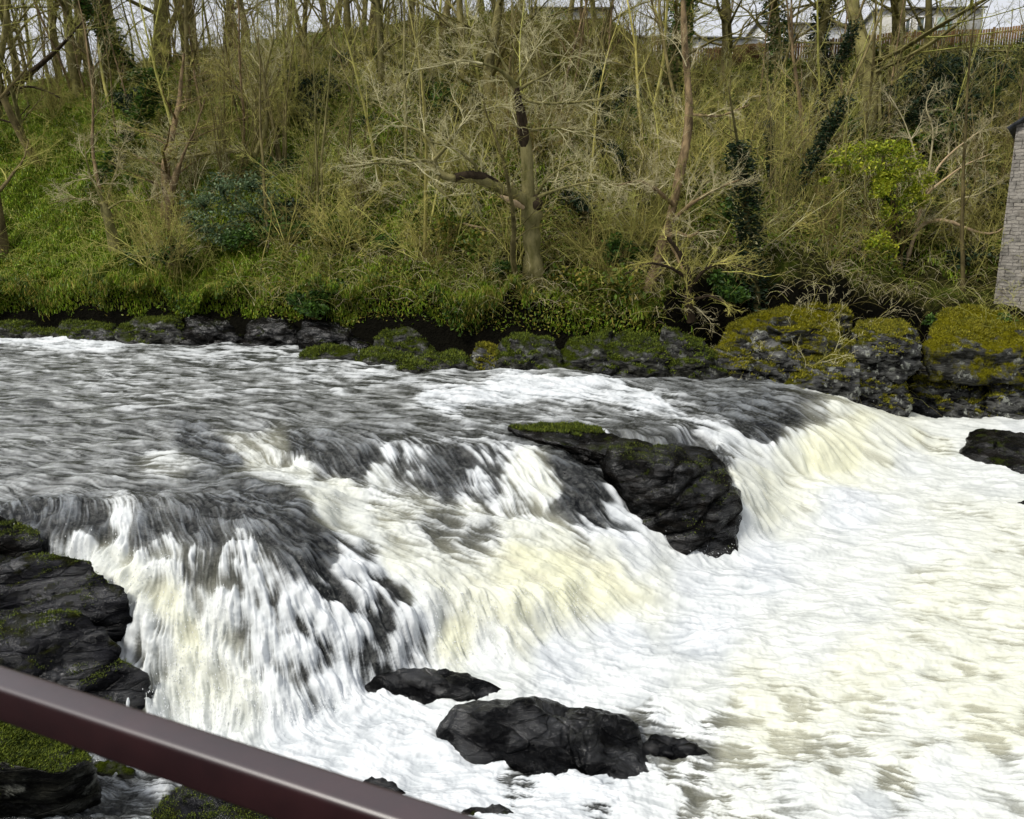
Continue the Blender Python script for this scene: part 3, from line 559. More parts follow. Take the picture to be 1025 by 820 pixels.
# ------------------------------------------------------------------ handrail
mrail = mat_simple('brown_rail_paint', (.018, .004, .006), (.030, .008, .010), 20, .4, .25, 90, dist=.001, spec=.5)
for nd_ in mrail.node_tree.nodes:
    if nd_.type == 'BSDF_PRINCIPLED': nd_.inputs['Coat Weight'].default_value = 1.0; nd_.inputs['Coat Roughness'].default_value = .42; nd_.inputs['Coat IOR'].default_value = 1.7
def beam(name, a, b, wd, ht, mat, parent, bev=.006):
    a, b = Vector(a), Vector(b); d = (b - a); L = d.length; bm = bmesh.new(); bmesh.ops.create_cube(bm, size=1)
    for v in bm.verts: v.co = Vector((v.co.x * L, v.co.y * wd, v.co.z * ht))
    bmesh.ops.bevel(bm, geom=bm.edges[:], offset=bev, segments=3, affect='EDGES', profile=.6)
    me = bpy.data.meshes.new(name); bm.to_mesh(me); bm.free(); me.materials.append(mat)
    for p in me.polygons: p.use_smooth = True
    o = bpy.data.objects.new(name, me); S.collection.objects.link(o); o.parent = parent
    o.rotation_mode = 'QUATERNION'; o.rotation_quaternion = d.to_track_quat('X', 'Z')
    o.location = (a + b) / 2 - (parent.location if parent else Vector()); return o
ZR = 5.75
pa = atz(0, 676, ZR); pb = atz(442, 820, ZR); dd = (pb - pa) / np.linalg.norm(pb - pa)
r0 = pa - dd * .75; r1 = pb + dd * .9; rc = (r0 + r1) / 2
hr = empty('handrail', (rc[0], rc[1], 4.4), 'dark brown painted handrail crossing the bottom left corner', 'handrail')
down = np.array([0, 0, -.021])
beam('rail', r0 + down, r1 + down, .032, .042, mrail, hr)
for p in (r0 + dd * .15, r1 - dd * .15):
    beam('post', (p[0], p[1], ZR - .042), (p[0], p[1], 4.3), .04, .04, mrail, hr)


# ------------------------------------------------------------------ slope helpers
def slope_hit(px, py):
    a, b, c = ray(px, py); Ys = np.linspace(20, 60, 2000); t = Ys / b
    q = np.where(CAMZ + c * t < ground_z(a * t, Ys))[0]
    i = q[0] if len(q) else -1
    x, y = a * t[i], Ys[i]; return np.array([x, y, float(ground_z(x, y))])
def tubes(P, Rr, sides):
    """P (B,n,3) polylines, Rr (B,n) radii -> vertices, quads"""
    P = np.asarray(P, np.float64); Rr = np.asarray(Rr); B, n, _ = P.shape
    T = np.gradient(P, axis=1); T /= np.linalg.norm(T, axis=2, keepdims=True) + 1e-9
    ref = np.where(np.abs(T[:, :1, 2:3]) > .8, np.array([1., 0, 0]), np.array([0, 0, 1.])) * np.ones_like(T)
    U = np.cross(T, ref); U /= np.linalg.norm(U, axis=2, keepdims=True) + 1e-9; W = np.cross(T, U)
    a = np.arange(sides) * 2 * math.pi / sides
    V = P[:, :, None] + Rr[:, :, None, None] * (np.cos(a)[None, None, :, None] * U[:, :, None] + np.sin(a)[None, None, :, None] * W[:, :, None])
    k = np.arange(B)[:, None, None] * n * sides + np.arange(n - 1)[None, :, None] * sides
    s0 = np.arange(sides)[None, None]; s1 = (s0 + 1) % sides
    Q = np.stack([k + s0, k + s1, k + sides + s1, k + sides + s0], -1).reshape(-1, 4)
    return V.reshape(-1, 3), Q
def join(parts):
    Vs, Fs, n0 = [], [], 0
    for V, Q in parts:
        if len(V) == 0: continue
        Vs.append(V); Fs.append(Q + n0); n0 += len(V)
    return np.vstack(Vs), np.vstack(Fs)
def bark_rough(V, amp=.02, f=9):
    return V + (amp * fbm(V[:, 0] * f, V[:, 1] * f, V[:, 2] * f * .35, 3))[:, None] * np.array([1, 1, .2])
NP_ = {0: 14, 1: 8, 2: 6, 3: 5, 4: 4}
class Grow:
    def __init__(s, seed): s.r = random.Random(seed); s.b = {i: [] for i in range(5)}
    def branch(s, p, d, L, r0, lv, P, r1=None):
        n = NP_[lv]; st = L / (n - 1); pts = [p.copy()]; rad = [r0]; p = p.copy(); d = d.normalized(); dirs = [d.copy()]
        for i in range(1, n):
            j = P['wob'][lv]
            d = (d + Vector((s.r.gauss(0, j), s.r.gauss(0, j), s.r.gauss(0, j) + P['up'][lv]))).normalized()
            p = p + d * st; pts.append(p.copy()); dirs.append(d.copy()); f = i / (n - 1)
            rad.append(r0 * (1 - f * P['tap'][lv]))
        s.b[lv].append((pts, rad))
        if lv >= P['max']: return
        k = P['kids'][lv]; k = int(k) + (s.r.random() < k % 1)
        for q in range(k):
            f = P['start'][lv] + (1 - P['start'][lv]) * (q + s.r.random()) / max(k, 1); f = min(f, .98)
            x = f * (n - 1); i = min(int(x), n - 2); t = x - i
            pp = pts[i].lerp(pts[i + 1], t); dd = dirs[i]
            ax = Vector((s.r.gauss(0, 1), s.r.gauss(0, 1), s.r.gauss(0, .6))).normalized(); side = (ax - dd * ax.dot(dd)).normalized()
            an = P['ang'][lv] * s.r.uniform(.75, 1.25); nd = dd * math.cos(an) + side * math.sin(an)
            LL = L * P['len'][lv] * s.r.uniform(.6, 1.15) * (1 - .55 * f if lv == 0 else 1 - .35 * f); rr = rad[i] * P['rr'][lv]
            s.branch(pp, nd, LL, max(rr, P['rmin']), lv + 1, P)
    def build(s, lvls, sides):
        out = []
        for lv in lvls:
            if s.b[lv]:
                out.append(tubes([[q[:] for q in b[0]] for b in s.b[lv]], [b[1] for b in s.b[lv]], sides[lv]))
        return join(out)
SIDES = {0: 9, 1: 6, 2: 4, 3: 3, 4: 3}
TALL = dict(wob=[.05, .13, .18, .22, .25], up=[.03, .05, .04, .03, .02], tap=[.8, .8, .8, .7, .7], kids=[17, 6, 5, 4, 0], start=[.16, .2, .15, .1, 0], ang=[.8, .75, .7, .7, .7], len=[.36, .5, .5, .5, .5], rr=[.42, .5, .55, .6, .6], rmin=.006, max=4)
POLE = dict(wob=[.05, .12, .17, .2, .2], up=[.05, .08, .06, .04, .02], tap=[.85, .8, .8, .7, .7], kids=[11, 5, 4, 0, 0], start=[.25, .15, .1, .1, 0], ang=[.7, .7, .7, .7, .7], len=[.30, .5, .5, .5, .5], rr=[.40, .5, .6, .6, .6], rmin=.005, max=3)
def mk_tall(seed, P=TALL, H=13, r=.17, lean=.06):
    g = Grow(seed); g.branch(Vector((0, 0, -.4)), Vector((g.r.gauss(0, lean), g.r.gauss(0, lean), 1)), H, r, 0, P); return g
def mk_multi(seed, H=8, r=.07, n=6, spread=.32):
    g = Grow(seed); P = dict(POLE)
    for i in range(n):
        a = g.r.uniform(0, 6.28); sp = spread * g.r.uniform(.3, 1.2)
        g.branch(Vector((.15 * math.cos(a), .15 * math.sin(a), -.3)), Vector((sp * math.cos(a), sp * math.sin(a), 1)), H * g.r.uniform(.6, 1), r * g.r.uniform(.6, 1.1), 0, P)
    return g
SHR = dict(wob=[.09, .16, .22, .2, .2], up=[.0, .02, .02, .0, .0], tap=[.75, .75, .7, .7, .7], kids=[7, 5, 3, 0, 0], start=[.2, .15, .1, .1, 0], ang=[.65, .65, .7, .7, .7], len=[.45, .5, .5, .5, .5], rr=[.6, .65, .7, .7, .7], rmin=.0042, max=3)
def mk_shrub(seed, H=3, r=.016, n=11, spread=.75):
    g = Grow(seed); 
    for i in range(n):
        a = g.r.uniform(0, 6.28); sp = spread * g.r.uniform(.2, 1.3)
        g.branch(Vector((.25 * g.r.gauss(0, 1), .25 * g.r.gauss(0, 1), -.15)), Vector((sp * math.cos(a), sp * math.sin(a), 1)), H * g.r.uniform(.5, 1), r * g.r.uniform(.6, 1.2), 0, SHR)
    return g
M['bark'] = mat_simple('olive_bark', (.07, .06, .024), (.24, .205, .085), 5, .9, .9, 22, (1, 1, .35), .03, objvar=.3, spec=.1)
M['bark_brown'] = mat_simple('brown_bark', (.09, .065, .035), (.30, .215, .115), 6, .9, .9, 22, (1, 1, .35), .03, spec=.1)
M['bark_moss'] = mat_simple('mossy_bark', (.10, .095, .03), (.26, .23, .10), 4, .9, .9, 22, (1, 1, .35), .03, spec=.1)
M['twig'] = mat_simple('lichen_twigs', (.21, .20, .045), (.46, .43, .13), 1.5, .85, 0, objvar=.35, spec=.15)
M['twig_pale'] = mat_simple('pale_twigs', (.36, .33, .16), (.64, .59, .36), 2.5, .8, 0, objvar=.2, spec=.15)
M['twig_brown'] = mat_simple('brown_twigs', (.10, .085, .025), (.22, .175, .06), 1.5, .85, 0, objvar=.3, spec=.15)
M['wood_dark'] = mat_simple('dark_wood', (.018, .013, .008), (.055, .04, .024), 5, .9, .8, 22, (1, 1, .4), .03, spec=.1)
M['wood_pale'] = mat_simple('torn_pale_wood', (.38, .27, .15), (.52, .40, .25), 8, .8, .3, 30, spec=.1)
M['ivy'] = mat_leaf('ivy_leaves', (.018, .05, .010), (.05, .11, .014), (.10, .18, .02), 1.4)
M['ivy_dark'] = mat_leaf('dark_evergreen_leaves', (.010, .024, .011), (.022, .048, .018), (.045, .07, .03), 1.4)
M['ivy_blue'] = mat_leaf('blue_green_leaves', (.045, .085, .042), (.11, .17, .075), (.20, .26, .12), 1.4)
M['ivy_bright'] = mat_leaf('bright_yellow_green_leaves', (.13, .20, .012), (.32, .38, .018), (.50, .50, .04), 1.2, trans=.35)
M['grass'] = mat_leaf('bank_grass', (.07, .12, .007), (.20, .33, .012), (.34, .36, .04), .7, trans=.2)
M['under'] = mat_leaf('undergrowth_leaves', (.045, .085, .006), (.17, .27, .012), (.32, .25, .05), .8, trans=.2)
def leaves(C0, size, seed, up=.35, aspect=.8):
    """bent two-triangle leaves around the given centres"""
    r = np.random.RandomState(seed); n = len(C0)
    a = r.randn(n, 3); a /= np.linalg.norm(a, axis=1, keepdims=True); b = r.randn(n, 3); b[:, 2] += up; b = np.cross(a, b); b /= np.linalg.norm(b, axis=1, keepdims=True) + 1e-9
    nn = np.cross(a, b); s = (size * r.uniform(.6, 1.35, n))[:, None]
    V = np.stack([C0 - a * s, C0 + b * s * aspect * .6 + nn * s * .18, C0 + a * s, C0 - b * s * aspect * .6 + nn * s * .18], 1).reshape(-1, 3)
    i = np.arange(n) * 4; Fc = np.concatenate([np.stack([i, i + 1, i + 2], -1), np.stack([i, i + 2, i + 3], -1)])
    return V, Fc, np.repeat(r.rand(n), 4)
def ivy_on(pts, rad, n, size, seed, fluff=.18):
    """ivy leaves wrapped round a polyline"""
    r = np.random.RandomState(seed); pts = np.array(pts); t = r.rand(n) ** .85 * (len(pts) - 1.001); i = t.astype(int); f = (t - i)[:, None]
    P = pts[i] * (1 - f) + pts[i + 1] * f; d = r.randn(n, 3); d[:, 2] *= .4; d /= np.linalg.norm(d, axis=1, keepdims=True)
    lump = 1 + .6 * vnoise(P[:, 0] * 1.5 + d[:, 0] * 2 + seed, P[:, 1] + d[:, 1] * 2, P[:, 2] * 1.3)
    return leaves(P + d * (rad + fluff * lump[:, None] * r.rand(n, 1) ** .6), size, seed + 1)
def proto_set(kind, seeds):
    out = []
    for sd_ in seeds:
        if kind == 'tall': g = mk_tall(sd_)
        elif kind == 'pole': g = mk_tall(sd_, POLE, 9.5, .075, .12)
        elif kind == 'multi': g = mk_multi(sd_, n=5 + sd_ % 3)
        elif kind == 'shrub': g = mk_shrub(sd_)
        elif kind == 'arch':
            g = mk_shrub(sd_, 3.6, .02, 7, 1.7)
        hi = [0, 1] if kind in ('tall', 'multi', 'pole') else [0]
        V, Q = g.build(hi, SIDES)
        if kind == 'tall': V = bark_rough(V, .03)
        tm = bpy.data.meshes.new('x')
        lo = [l for l in range(5) if l not in hi]
        out.append(dict(g=g, trunk=(V, Q), crown=g.build(lo, SIDES), H=13 if kind == 'tall' else 9.5 if kind == 'pole' else 8 if kind == 'multi' else 3))
    return out
PR = {'tall': proto_set('tall', [11, 12, 13, 14, 15]), 'pole': proto_set('pole', [21, 22, 23, 24]), 'multi': proto_set('multi', [31, 32, 33, 34]), 'shrub': proto_set('shrub', [41, 42, 43, 44, 45]), 'arch': proto_set('arch', [51, 52, 53])}
mcache = {}
def part_mesh(kind, i, part, mat):
    key = (kind, i, part, mat)
    if key not in mcache:
        V, Q = PR[kind][i][part]; o = mesh_np(part, V, Q, M[mat]); mcache[key] = o.data; bpy.data.objects.remove(o)
    return mcache[key]
def plant(kind, i, loc, scale, rz, label, cat, bark='bark', twig='twig', group=None, ivy=None, tilt=(0, 0), name=None, sxy=1.0):
    i = i % len(PR[kind]); names = {'tall': 'bare_tree', 'pole': 'bare_sapling', 'multi': 'multi_stem_tree', 'shrub': 'bare_shrub', 'arch': 'bare_shrub'}
    e = empty(name or names[kind], loc, label, cat, group); e.rotation_euler = (tilt[0], tilt[1], rz); e.scale = (scale * sxy, scale * sxy, scale)
    pn = ('trunk', 'crown') if kind in ('tall', 'pole', 'multi') else ('stems', 'twigs')
    for pt, nm, mt in (('trunk', pn[0], bark), ('crown', pn[1], twig)):
        me = part_mesh(kind, i, pt, mt); o = bpy.data.objects.new(nm, me); S.collection.objects.link(o); o.parent = e
    if ivy:
        h0, n, size, mt, fl = ivy; key = ('ivy', kind, i, ivy)
        if key not in mcache:
            pts, rad = PR[kind][i]['g'].b[0][0]; m = max(2, int(len(pts) * h0)); V, Fc, rn = ivy_on([p[:] for p in pts[:m]], rad[0] * .8, n, size, i * 7 + 3, fl)
            o = mesh_np('ivy', V, Fc, M[mt], attrs={'rnd': rn}); mcache[key] = o.data; bpy.data.objects.remove(o)
        o = bpy.data.objects.new('ivy', mcache[key]); S.collection.objects.link(o); o.parent = e
    return e
def tree_at(kind, i, px, pb, pt, label, cat='tree', wpx=None, **kw):
    p = slope_hit(px, pb); H = (pb - pt) / F * p[1] * 1.03; sc_ = H / PR[kind][i % len(PR[kind])]['H']
    sxy = 1.0
    if wpx:
        r_ = {'tall': .17, 'pole': .075, 'multi': .3}[kind]; sxy = (wpx * 1.4 / 2 / F * p[1]) / (r_ * sc_); sxy = min(max(sxy, .6), 2.6)
    return plant(kind, i, p, sc_, random.Random(px).uniform(0, 6.28), label, cat, sxy=1.0 if not wpx else sxy, **kw)
IV = (.62, 2600, .055, 'ivy', .16); IVD = (.7, 4200, .065, 'ivy_dark', .34)
TL = [
 ('tall',0,3,248,-110,'dark trunk cut by the left edge on the grassy slope',dict(wpx=9)),
 ('pole',0,40,166,-60,'thin straight tree on the grassy slope near the left edge',dict(wpx=6)),
 ('tall',1,22,92,-160,'bare skyline tree nearest the top left corner',{}),
 ('tall',2,60,84,-190,'bare skyline tree between the corner tree and the dark slim trunk',{}),
 ('tall',3,78,90,-200,'dark slim skyline trunk left of the thick pale one',dict(wpx=7)),
 ('tall',4,110,80,-260,'thick pale skyline trunk second from the ivy covered one',dict(wpx=12)),
 ('pole',1,135,78,-150,'ivy covered skyline trunk between two thick trunks',dict(wpx=6,ivy=IV)),
 ('pole',2,149,72,-170,'slender skyline tree pressed against the thickest trunk',dict(wpx=5)),
 ('tall',0,163,70,-270,'thickest straight trunk on the upper left skyline',dict(wpx=11)),
 ('pole',3,184,64,-150,'first of two slim trunks right of the thickest skyline trunk',dict(wpx=5)),
 ('pole',0,196,62,-140,'second of two slim trunks right of the thickest skyline trunk',dict(wpx=6)),
 ('tall',1,232,60,-180,'bare tree on the ridge left of the big multi stem tree',{}),
 ('pole',1,97,190,30,'ivy wrapped trunk halfway up the left slope',dict(wpx=9,ivy=(.8, 2600, .07, 'ivy', .22))),
 ('tall',3,166,216,60,'reddish brown trunk above the blue green evergreen bush',dict(wpx=9,bark='bark_brown')),
 ('multi',1,285,170,-40,'large many stemmed bare tree on the upper slope left of the oak',{}),
 ('multi',2,250,150,-30,'smaller many stemmed tree behind the blue green bush',{}),
 ('tall',2,350,62,-200,'bare ridge tree left of centre near the top edge',{}),
 ('tall',4,412,60,-190,'bare ridge tree above the left branches of the oak',{}),
 ('tall',3,486,138,-70,'pale grey trunk standing uphill behind the oak',dict(wpx=10)),
 ('pole',2,516,276,120,'grey ivy spotted trunk directly left of the oak trunk',dict(wpx=12)),
 ('tall',1,600,80,-160,'bare tree on the slope top right of the oak crown',{}),
 ('tall',0,668,112,-90,'ivy wrapped tree above the brown curved trunk',dict(wpx=9,ivy=(.6, 2600, .06, 'ivy', .2))),
 ('tall',2,722,110,-120,'bare tree in front of the left end of the fence',dict(wpx=9)),
 ('pole',3,757,302,100,'dark ivy clad stem rising from the bank by the mossy outcrop',dict(wpx=7,ivy=(.8, 2600, .06, 'ivy_dark', .2))),
 ('tall',3,776,98,-150,'ivy covered trunk before the left white cabin',dict(wpx=9,ivy=(.6, 2600, .06, 'ivy', .2))),
 ('pole',0,800,96,-120,'slim brown trunk before the white cabins',dict(wpx=7)),
 ('pole',1,834,92,-130,'slim trunk with dark ivy crossing the fence',dict(wpx=6,ivy=(.8, 2200, .06, 'ivy_dark', .16))),
 ('tall',4,868,135,-200,'thickest olive trunk in front of the fence',dict(wpx=15)),
 ('tall',0,892,88,-140,'dark bare trunk right of the thickest fence trunk',dict(wpx=9)),
 ('pole',2,907,84,-120,'thin dark trunk among the trees before the right cabin',dict(wpx=6)),
 ('pole',3,926,82,-110,'slightly leaning trunk before the right cabin',dict(wpx=6,tilt=(0,.12))),
 ('pole',0,945,80,-60,'thin reddish leaning sapling by the right cabin',dict(wpx=3,tilt=(0,.3),twig='twig_brown')),
 ('tall',1,1016,100,-150,'thick trunk smothered in dark ivy at the top right corner',dict(wpx=14,ivy=IVD)),
]
for k_, i_, px, pb, pt, lab, kw in TL: tree_at(k_, i_, px, pb, pt, lab, **kw)
# scattered trees, saplings and shrubs that the photograph does not tell apart
rs = random.Random(5)
def scatter(kind, n, xr, sr, scr, label, cat, group, twigs, barks=('bark',), dens=None):
    c = 0; tries = 0
    while c < n and tries < n * 30:
        tries += 1; s_ = rs.uniform(*sr); x = rs.uniform(*xr) * (1 + s_ / 40); y = edge_y(x) + s_
        p = np.array([x, y, float(ground_z(x, y))]); u, v = proj(p)
        if not (-60 < u < 1085): continue
        if dens and rs.random() > dens(u, v, s_): continue
        plant(kind, rs.randrange(9), p, rs.uniform(*scr), rs.uniform(0, 6.28), label, cat, group=group, twig=rs.choice(twigs), bark=rs.choice(barks), tilt=(rs.gauss(0, .1) + (.12 if kind in ('shrub', 'arch') else 0), rs.gauss(0, .12)))
        c += 1
notoak = lambda u, v, s_: (.12 if 835 < u < 945 and s_ < 8 else 1) * (.2 if u > 730 and s_ > 12 else 1) * (.25 if abs(u - 520) < 70 and s_ < 6 else 1) * (.13 if u < 150 and s_ < 11 else 1)
scatter('tall', 46, (-24, 24), (10, 30), (.7, 1.15), 'bare tree in the crowded wood along the ridge', 'tree', 'crowded bare trees along the ridge', ['twig', 'twig', 'twig_brown'], dens=lambda u, v, s_: 1 if u < 640 else .06)
scatter('pole', 130, (-20, 20), (2.5, 20), (.55, 1.2), 'thin bare sapling on the wooded slope', 'sapling', 'thin saplings on the wooded slope', ['twig', 'twig', 'twig_brown', 'twig_pale'], barks=('bark', 'bark_moss', 'bark_brown', 'twig'), dens=notoak)
scatter('multi', 40, (-18, 20), (4, 17), (.4, .8), 'bare many stemmed thicket tree on the slope', 'tree', 'many stemmed thicket trees', ['twig', 'twig', 'twig_brown'], dens=notoak)
scatter('shrub', 170, (-19, 20), (1.2, 18), (.7, 1.5), 'tangled bare shrub on the river slope', 'shrub', 'tangled bare shrubs on the slope', ['twig', 'twig_pale', 'twig', 'twig', 'twig_brown'], barks=('twig',), dens=notoak)
scatter('arch', 75, (-17, 20), (1.0, 15), (.6, 1.3), 'arching bare shrub with long drooping stems on the slope', 'shrub', 'arching bare shrubs', ['twig_pale', 'twig', 'twig'], barks=('twig_pale', 'twig'), dens=notoak)

# ------------------------------------------------------------------ the old oak
def resamp(P, Rr, n):
    P = np.array(P); d = np.concatenate([[0], np.cumsum(np.linalg.norm(np.diff(P, axis=0), axis=1))]); u = np.linspace(0, d[-1], n)
    # rounded by Catmull-like smoothing
    Q = np.stack([np.interp(u, d, P[:, k]) for k in range(3)], 1); r = np.interp(u, d, Rr)
    for _ in range(2): Q[1:-1] = (Q[:-2] + 2 * Q[1:-1] + Q[2:]) / 4
    return Q, r
def hand_tree(name, label, cat, px, py, limbs, twigs, seed, bark, twigm, P, minr=.008, group=None, extra=None):
    base = slope_hit(px, py); Y0 = base[1]; g = Grow(seed); e = empty(name, base, label, cat, group); big_, fine_ = [], []
    for pts, spawn, L in limbs:
        Q, r = resamp([aty(a, b, Y0 + dy) - base for a, b, dy, rr in pts], [rr / F * Y0 for *_, rr in pts], 16)
        r = r * (1 + .10 * np.array([g.r.gauss(0, 1) for _ in r]))
        (big_ if r.max() > .045 else fine_).append((Q, r))
        for q in range(spawn):
            f = g.r.uniform(.25 if len(pts) > 3 else .05, 1); i = min(int(f * 15), 14); p = Vector(Q[i]); d0 = Vector(Q[i + 1] - Q[i]).normalized()
            sd_ = Vector((g.r.gauss(0, 1), g.r.gauss(0, .8), g.r.gauss(.1, .7))).normalized(); d = (d0 * .8 + sd_).normalized()
            g.branch(p, d, L * g.r.uniform(.5, 1.2), max(min(r[i] * .45, .022), minr), 1, P)
    V1, Q1 = join([tubes([q[0]], [q[1]], 12) for q in big_]); V1 = bark_rough(V1, .035, 7)
    tr = mesh_np('trunk', V1, Q1, M[bark], e)
    parts = [tubes([q[0]], [q[1]], 6) for q in fine_] + [g.build([1, 2, 3, 4], SIDES)]
    V2, Q2 = join(parts); mesh_np('crown', V2, Q2, M[twigm], e)
    return e, Y0, base
OAKP = dict(wob=[.05, .16, .2, .22, .25], up=[.0, .01, .01, .0, .0], tap=[.8, .8, .8, .7, .7], kids=[0, 8, 5, 2.4, 0], start=[.2, .1, .1, .1, 0], ang=[.7, .6, .6, .65, .7], len=[.5, .55, .55, .5, .5], rr=[.5, .55, .6, .65, .6], rmin=.0038, max=4)
oak, YO, ob = hand_tree('old_oak', 'large bare oak with heavy left limb and pale fan of twigs on the bank', 'tree', 534, 281, [
 ([(536,290,0,11),(534,274,0,9.2),(532.5,240,0,8.4),(532.5,224,0,8.4),(531,206,0,9.2),(530,198,0,8.5)],0,0),
 ([(530,205,0,7),(528,190,0,6.2),(527.5,171,0,5.4),(528,148,0,5),(523,130,0,4.8),(523,114,-.1,4.2),(518,98,-.2,3),(517,83,-.3,2.4),(509,73,-.4,1.9),(497,67,-.6,1.5),(483,64,-.8,1),(462,58,-1,.5)],9,1.7),
 ([(530,205,0,7),(518,196,-.3,6.4),(500,189,-.7,6),(488,181.5,-1,5.2),(474,177,-1.2,4.4),(456,180,-1.4,3.8),(439,177,-1.5,3.2),(431.5,162.5,-1.5,2.8),(437,156,-1.5,2.2)],10,1.5),
 ([(434,160,-1.5,2.1),(445,150,-1.5,1.6),(459,127,-1.4,1.4),(477,111,-1.2,1.2),(490,108,-1.1,1),(503,107,-1,.6)],7,1.2),
 ([(439,177,-1.5,2),(436,186,-1.6,1.7),(442,192,-1.7,1.4),(452,201,-1.8,.8)],2,.7),
 ([(433,162,-1.5,1.6),(420,160,-1.8,1.3),(400,166,-2.1,1),(380,162,-2.4,.8),(352,168,-2.7,.5)],9,1.5),
 ([(437,156,-1.5,1.5),(425,133,-1.4,1.2),(402,124,-1.2,1),(390,112,-1.1,.8),(372,102,-.9,.5)],8,1.4),
 ([(476,176,-1.2,2),(478,166,-1.3,1.6),(470,160,-1.5,1.3),(455,148,-1.7,1),(430,142,-2,.6)],7,1.2),
 ([(525,132,0,1.8),(545,128,-.2,1.3),(562,129,-.4,1.1),(591,129,-.7,.7),(620,132,-1,.4)],8,1.4),
 ([(520,94,-.2,1.8),(526,102,-.3,1.6),(553,104,-.5,1.3),(582,102,-.8,.9),(617,99,-1,.5)],10,1.5),
 ([(519,90,-.2,1.7),(532,82,-.3,1.4),(547,75,-.4,1.1),(562,63,-.4,.8),(580,48,-.5,.4)],10,1.5),
 ([(517,83,-.3,1.6),(525,68,-.2,1.2),(535,52,0,.9),(540,32,.2,.5)],8,1.4),
 ([(509,73,-.4,1.4),(500,55,-.4,1.1),(488,40,-.4,.8),(470,26,-.5,.4)],8,1.4),
 ([(483,64,-.8,1.1),(462,60,-1,.9),(440,66,-1.2,.6),(415,70,-1.5,.4)],8,1.4),
 ([(534,200,0,2.4),(541,196,-.2,1.8),(559,189,-.5,1.2),(594,181,-.9,.8),(629,189,-1.2,.4)],12,1.4),
 ([(534,198,0,2),(548,178,-.2,1.2),(570,164,-.4,.9),(600,158,-.6,.5)],8,1.2)], None, 77, 'bark_moss', 'twig_pale', OAKP)
# dark burnt-looking collar and pale torn wood where limbs broke away
def blob_on(name, pts, mat, parent, base, Y0):
    Q, r = resamp([aty(a, b, Y0 + dy) - base for a, b, dy, rr in pts], [rr / F * Y0 for *_, rr in pts], 14); V, Q2 = tubes([Q], [r], 10); V = bark_rough(V, .03, 8)
    return mesh_np(name, V, Q2, M[mat], parent)
blob_on('dark_bark', [(536,196,-.02,3),(537,204,-.12,7),(533,212,-.1,5),(532,218,-.05,3)], 'wood_dark', oak, ob, YO)
blob_on('dark_bark', [(527,152,-.03,3.2),(524.5,142,-.06,5.2),(523,130,-.08,5.5),(523,118,-.16,4.9),(518.5,100,-.24,3.6),(517,88,-.32,2.6)], 'wood_dark', oak, ob, YO)
blob_on('torn_wood', [(501,196,-1.0,1),(508,200,-.9,3),(516,204,-.6,3.2),(524,208,-.3,2)], 'wood_pale', oak, ob, YO)
blob_on('dark_bark', [(497,185,-.75,4.6),(480,176,-1.15,4.6),(470,175,-1.3,4.2),(455,178,-1.45,4)], 'wood_dark', oak, ob, YO)
# tall curved brown tree right of the oak
hand_tree('curved_tree', 'tall twisting brown trunk with broken crooked limbs right of the oak', 'tree', 650, 288, [
 ([(648,292,0,6),(652,276,0,5.6),(660,258,0,5.2),(667,240,.1,5),(670,225,.1,4.4),(675,200,.2,4),(682,165,.3,4.4),(691,130,.4,4.4),(693,105,.4,4),(687,75,.5,3.5),(683,45,.5,3),(686,20,.6,2.6),(682,-20,.7,2),(684,-80,.8,1.2)],16,1.6),
 ([(666,240,0,3),(676,232,-.3,2.2),(690,238,-.6,1.6),(700,232,-1,1)],5,1.2),
 ([(672,222,0,2.4),(690,205,-.5,1.8),(715,190,-1,1.2),(740,180,-1.4,.6)],9,1.4),
 ([(674,205,0,2.2),(655,188,-.5,1.6),(640,180,-.9,1.1),(618,186,-1.2,.6)],8,1.2),
 ([(668,236,0,2),(680,262,-.6,1.6),(690,285,-1,1.2),(694,312,-1.3,.7)],6,1),
 ([(692,115,.4,1.6),(720,117,0,1),(750,105,-.4,.5)],5,1.2)], None, 78, 'bark_brown', 'twig_pale', OAKP)
hand_tree('bank_tree', 'short dark leaning trunk with drooping pale branches over the water beside the outcrop', 'tree', 692, 318, [
 ([(692,322,-.4,4.5),(688,300,-.5,3.6),(690,275,-.5,3),(682,255,-.6,2.4),(668,238,-.7,1.6)],8,1.1),
 ([(690,290,-.5,2),(706,268,-.9,1.4),(728,262,-1.2,.9),(752,270,-1.5,.5)],8,1.1),
 ([(690,280,-.5,2),(672,268,-.9,1.4),(650,262,-1.1,.9),(625,275,-1.4,.5)],8,1.1),
 ([(692,300,-.5,1.6),(712,296,-1,1),(730,305,-1.4,.6)],5,.8)], None, 79, 'wood_dark', 'twig', OAKP)
hand_tree('slim_tree', 'slender pale tree with a long limb sweeping from the ivy bush towards the stone building', 'tree', 906, 262, [
 ([(906,264,0,2.4),(912,248,0,2),(918,225,-.2,1.8),(935,218,-.5,1.7),(955,222,-.7,1.5),(975,233,-.9,1.3),(1000,236,-1,.9),(1012,220,-1,.5)],7,.9),
 ([(918,225,-.2,1.5),(925,195,0,1.2),(945,180,0,1),(965,165,-.1,.8),(990,155,-.2,.5)],11,1.2),
 ([(925,195,0,1.2),(940,165,.3,1),(955,150,.4,.8),(985,128,.4,.4)],11,1.2),
 ([(935,218,-.5,1.1),(955,200,-.5,.9),(980,195,-.6,.7),(1005,180,-.6,.4)],11,1.1),
 ([(925,195,0,1),(915,150,.3,.9),(905,120,.4,.7),(890,95,.5,.4)],10,1.3),
 ([(930,170,.3,1),(935,130,.4,.8),(925,105,.5,.6),(935,85,.5,.4)],10,1.2)], None, 80, 'wood_pale', 'twig_pale', OAKP)
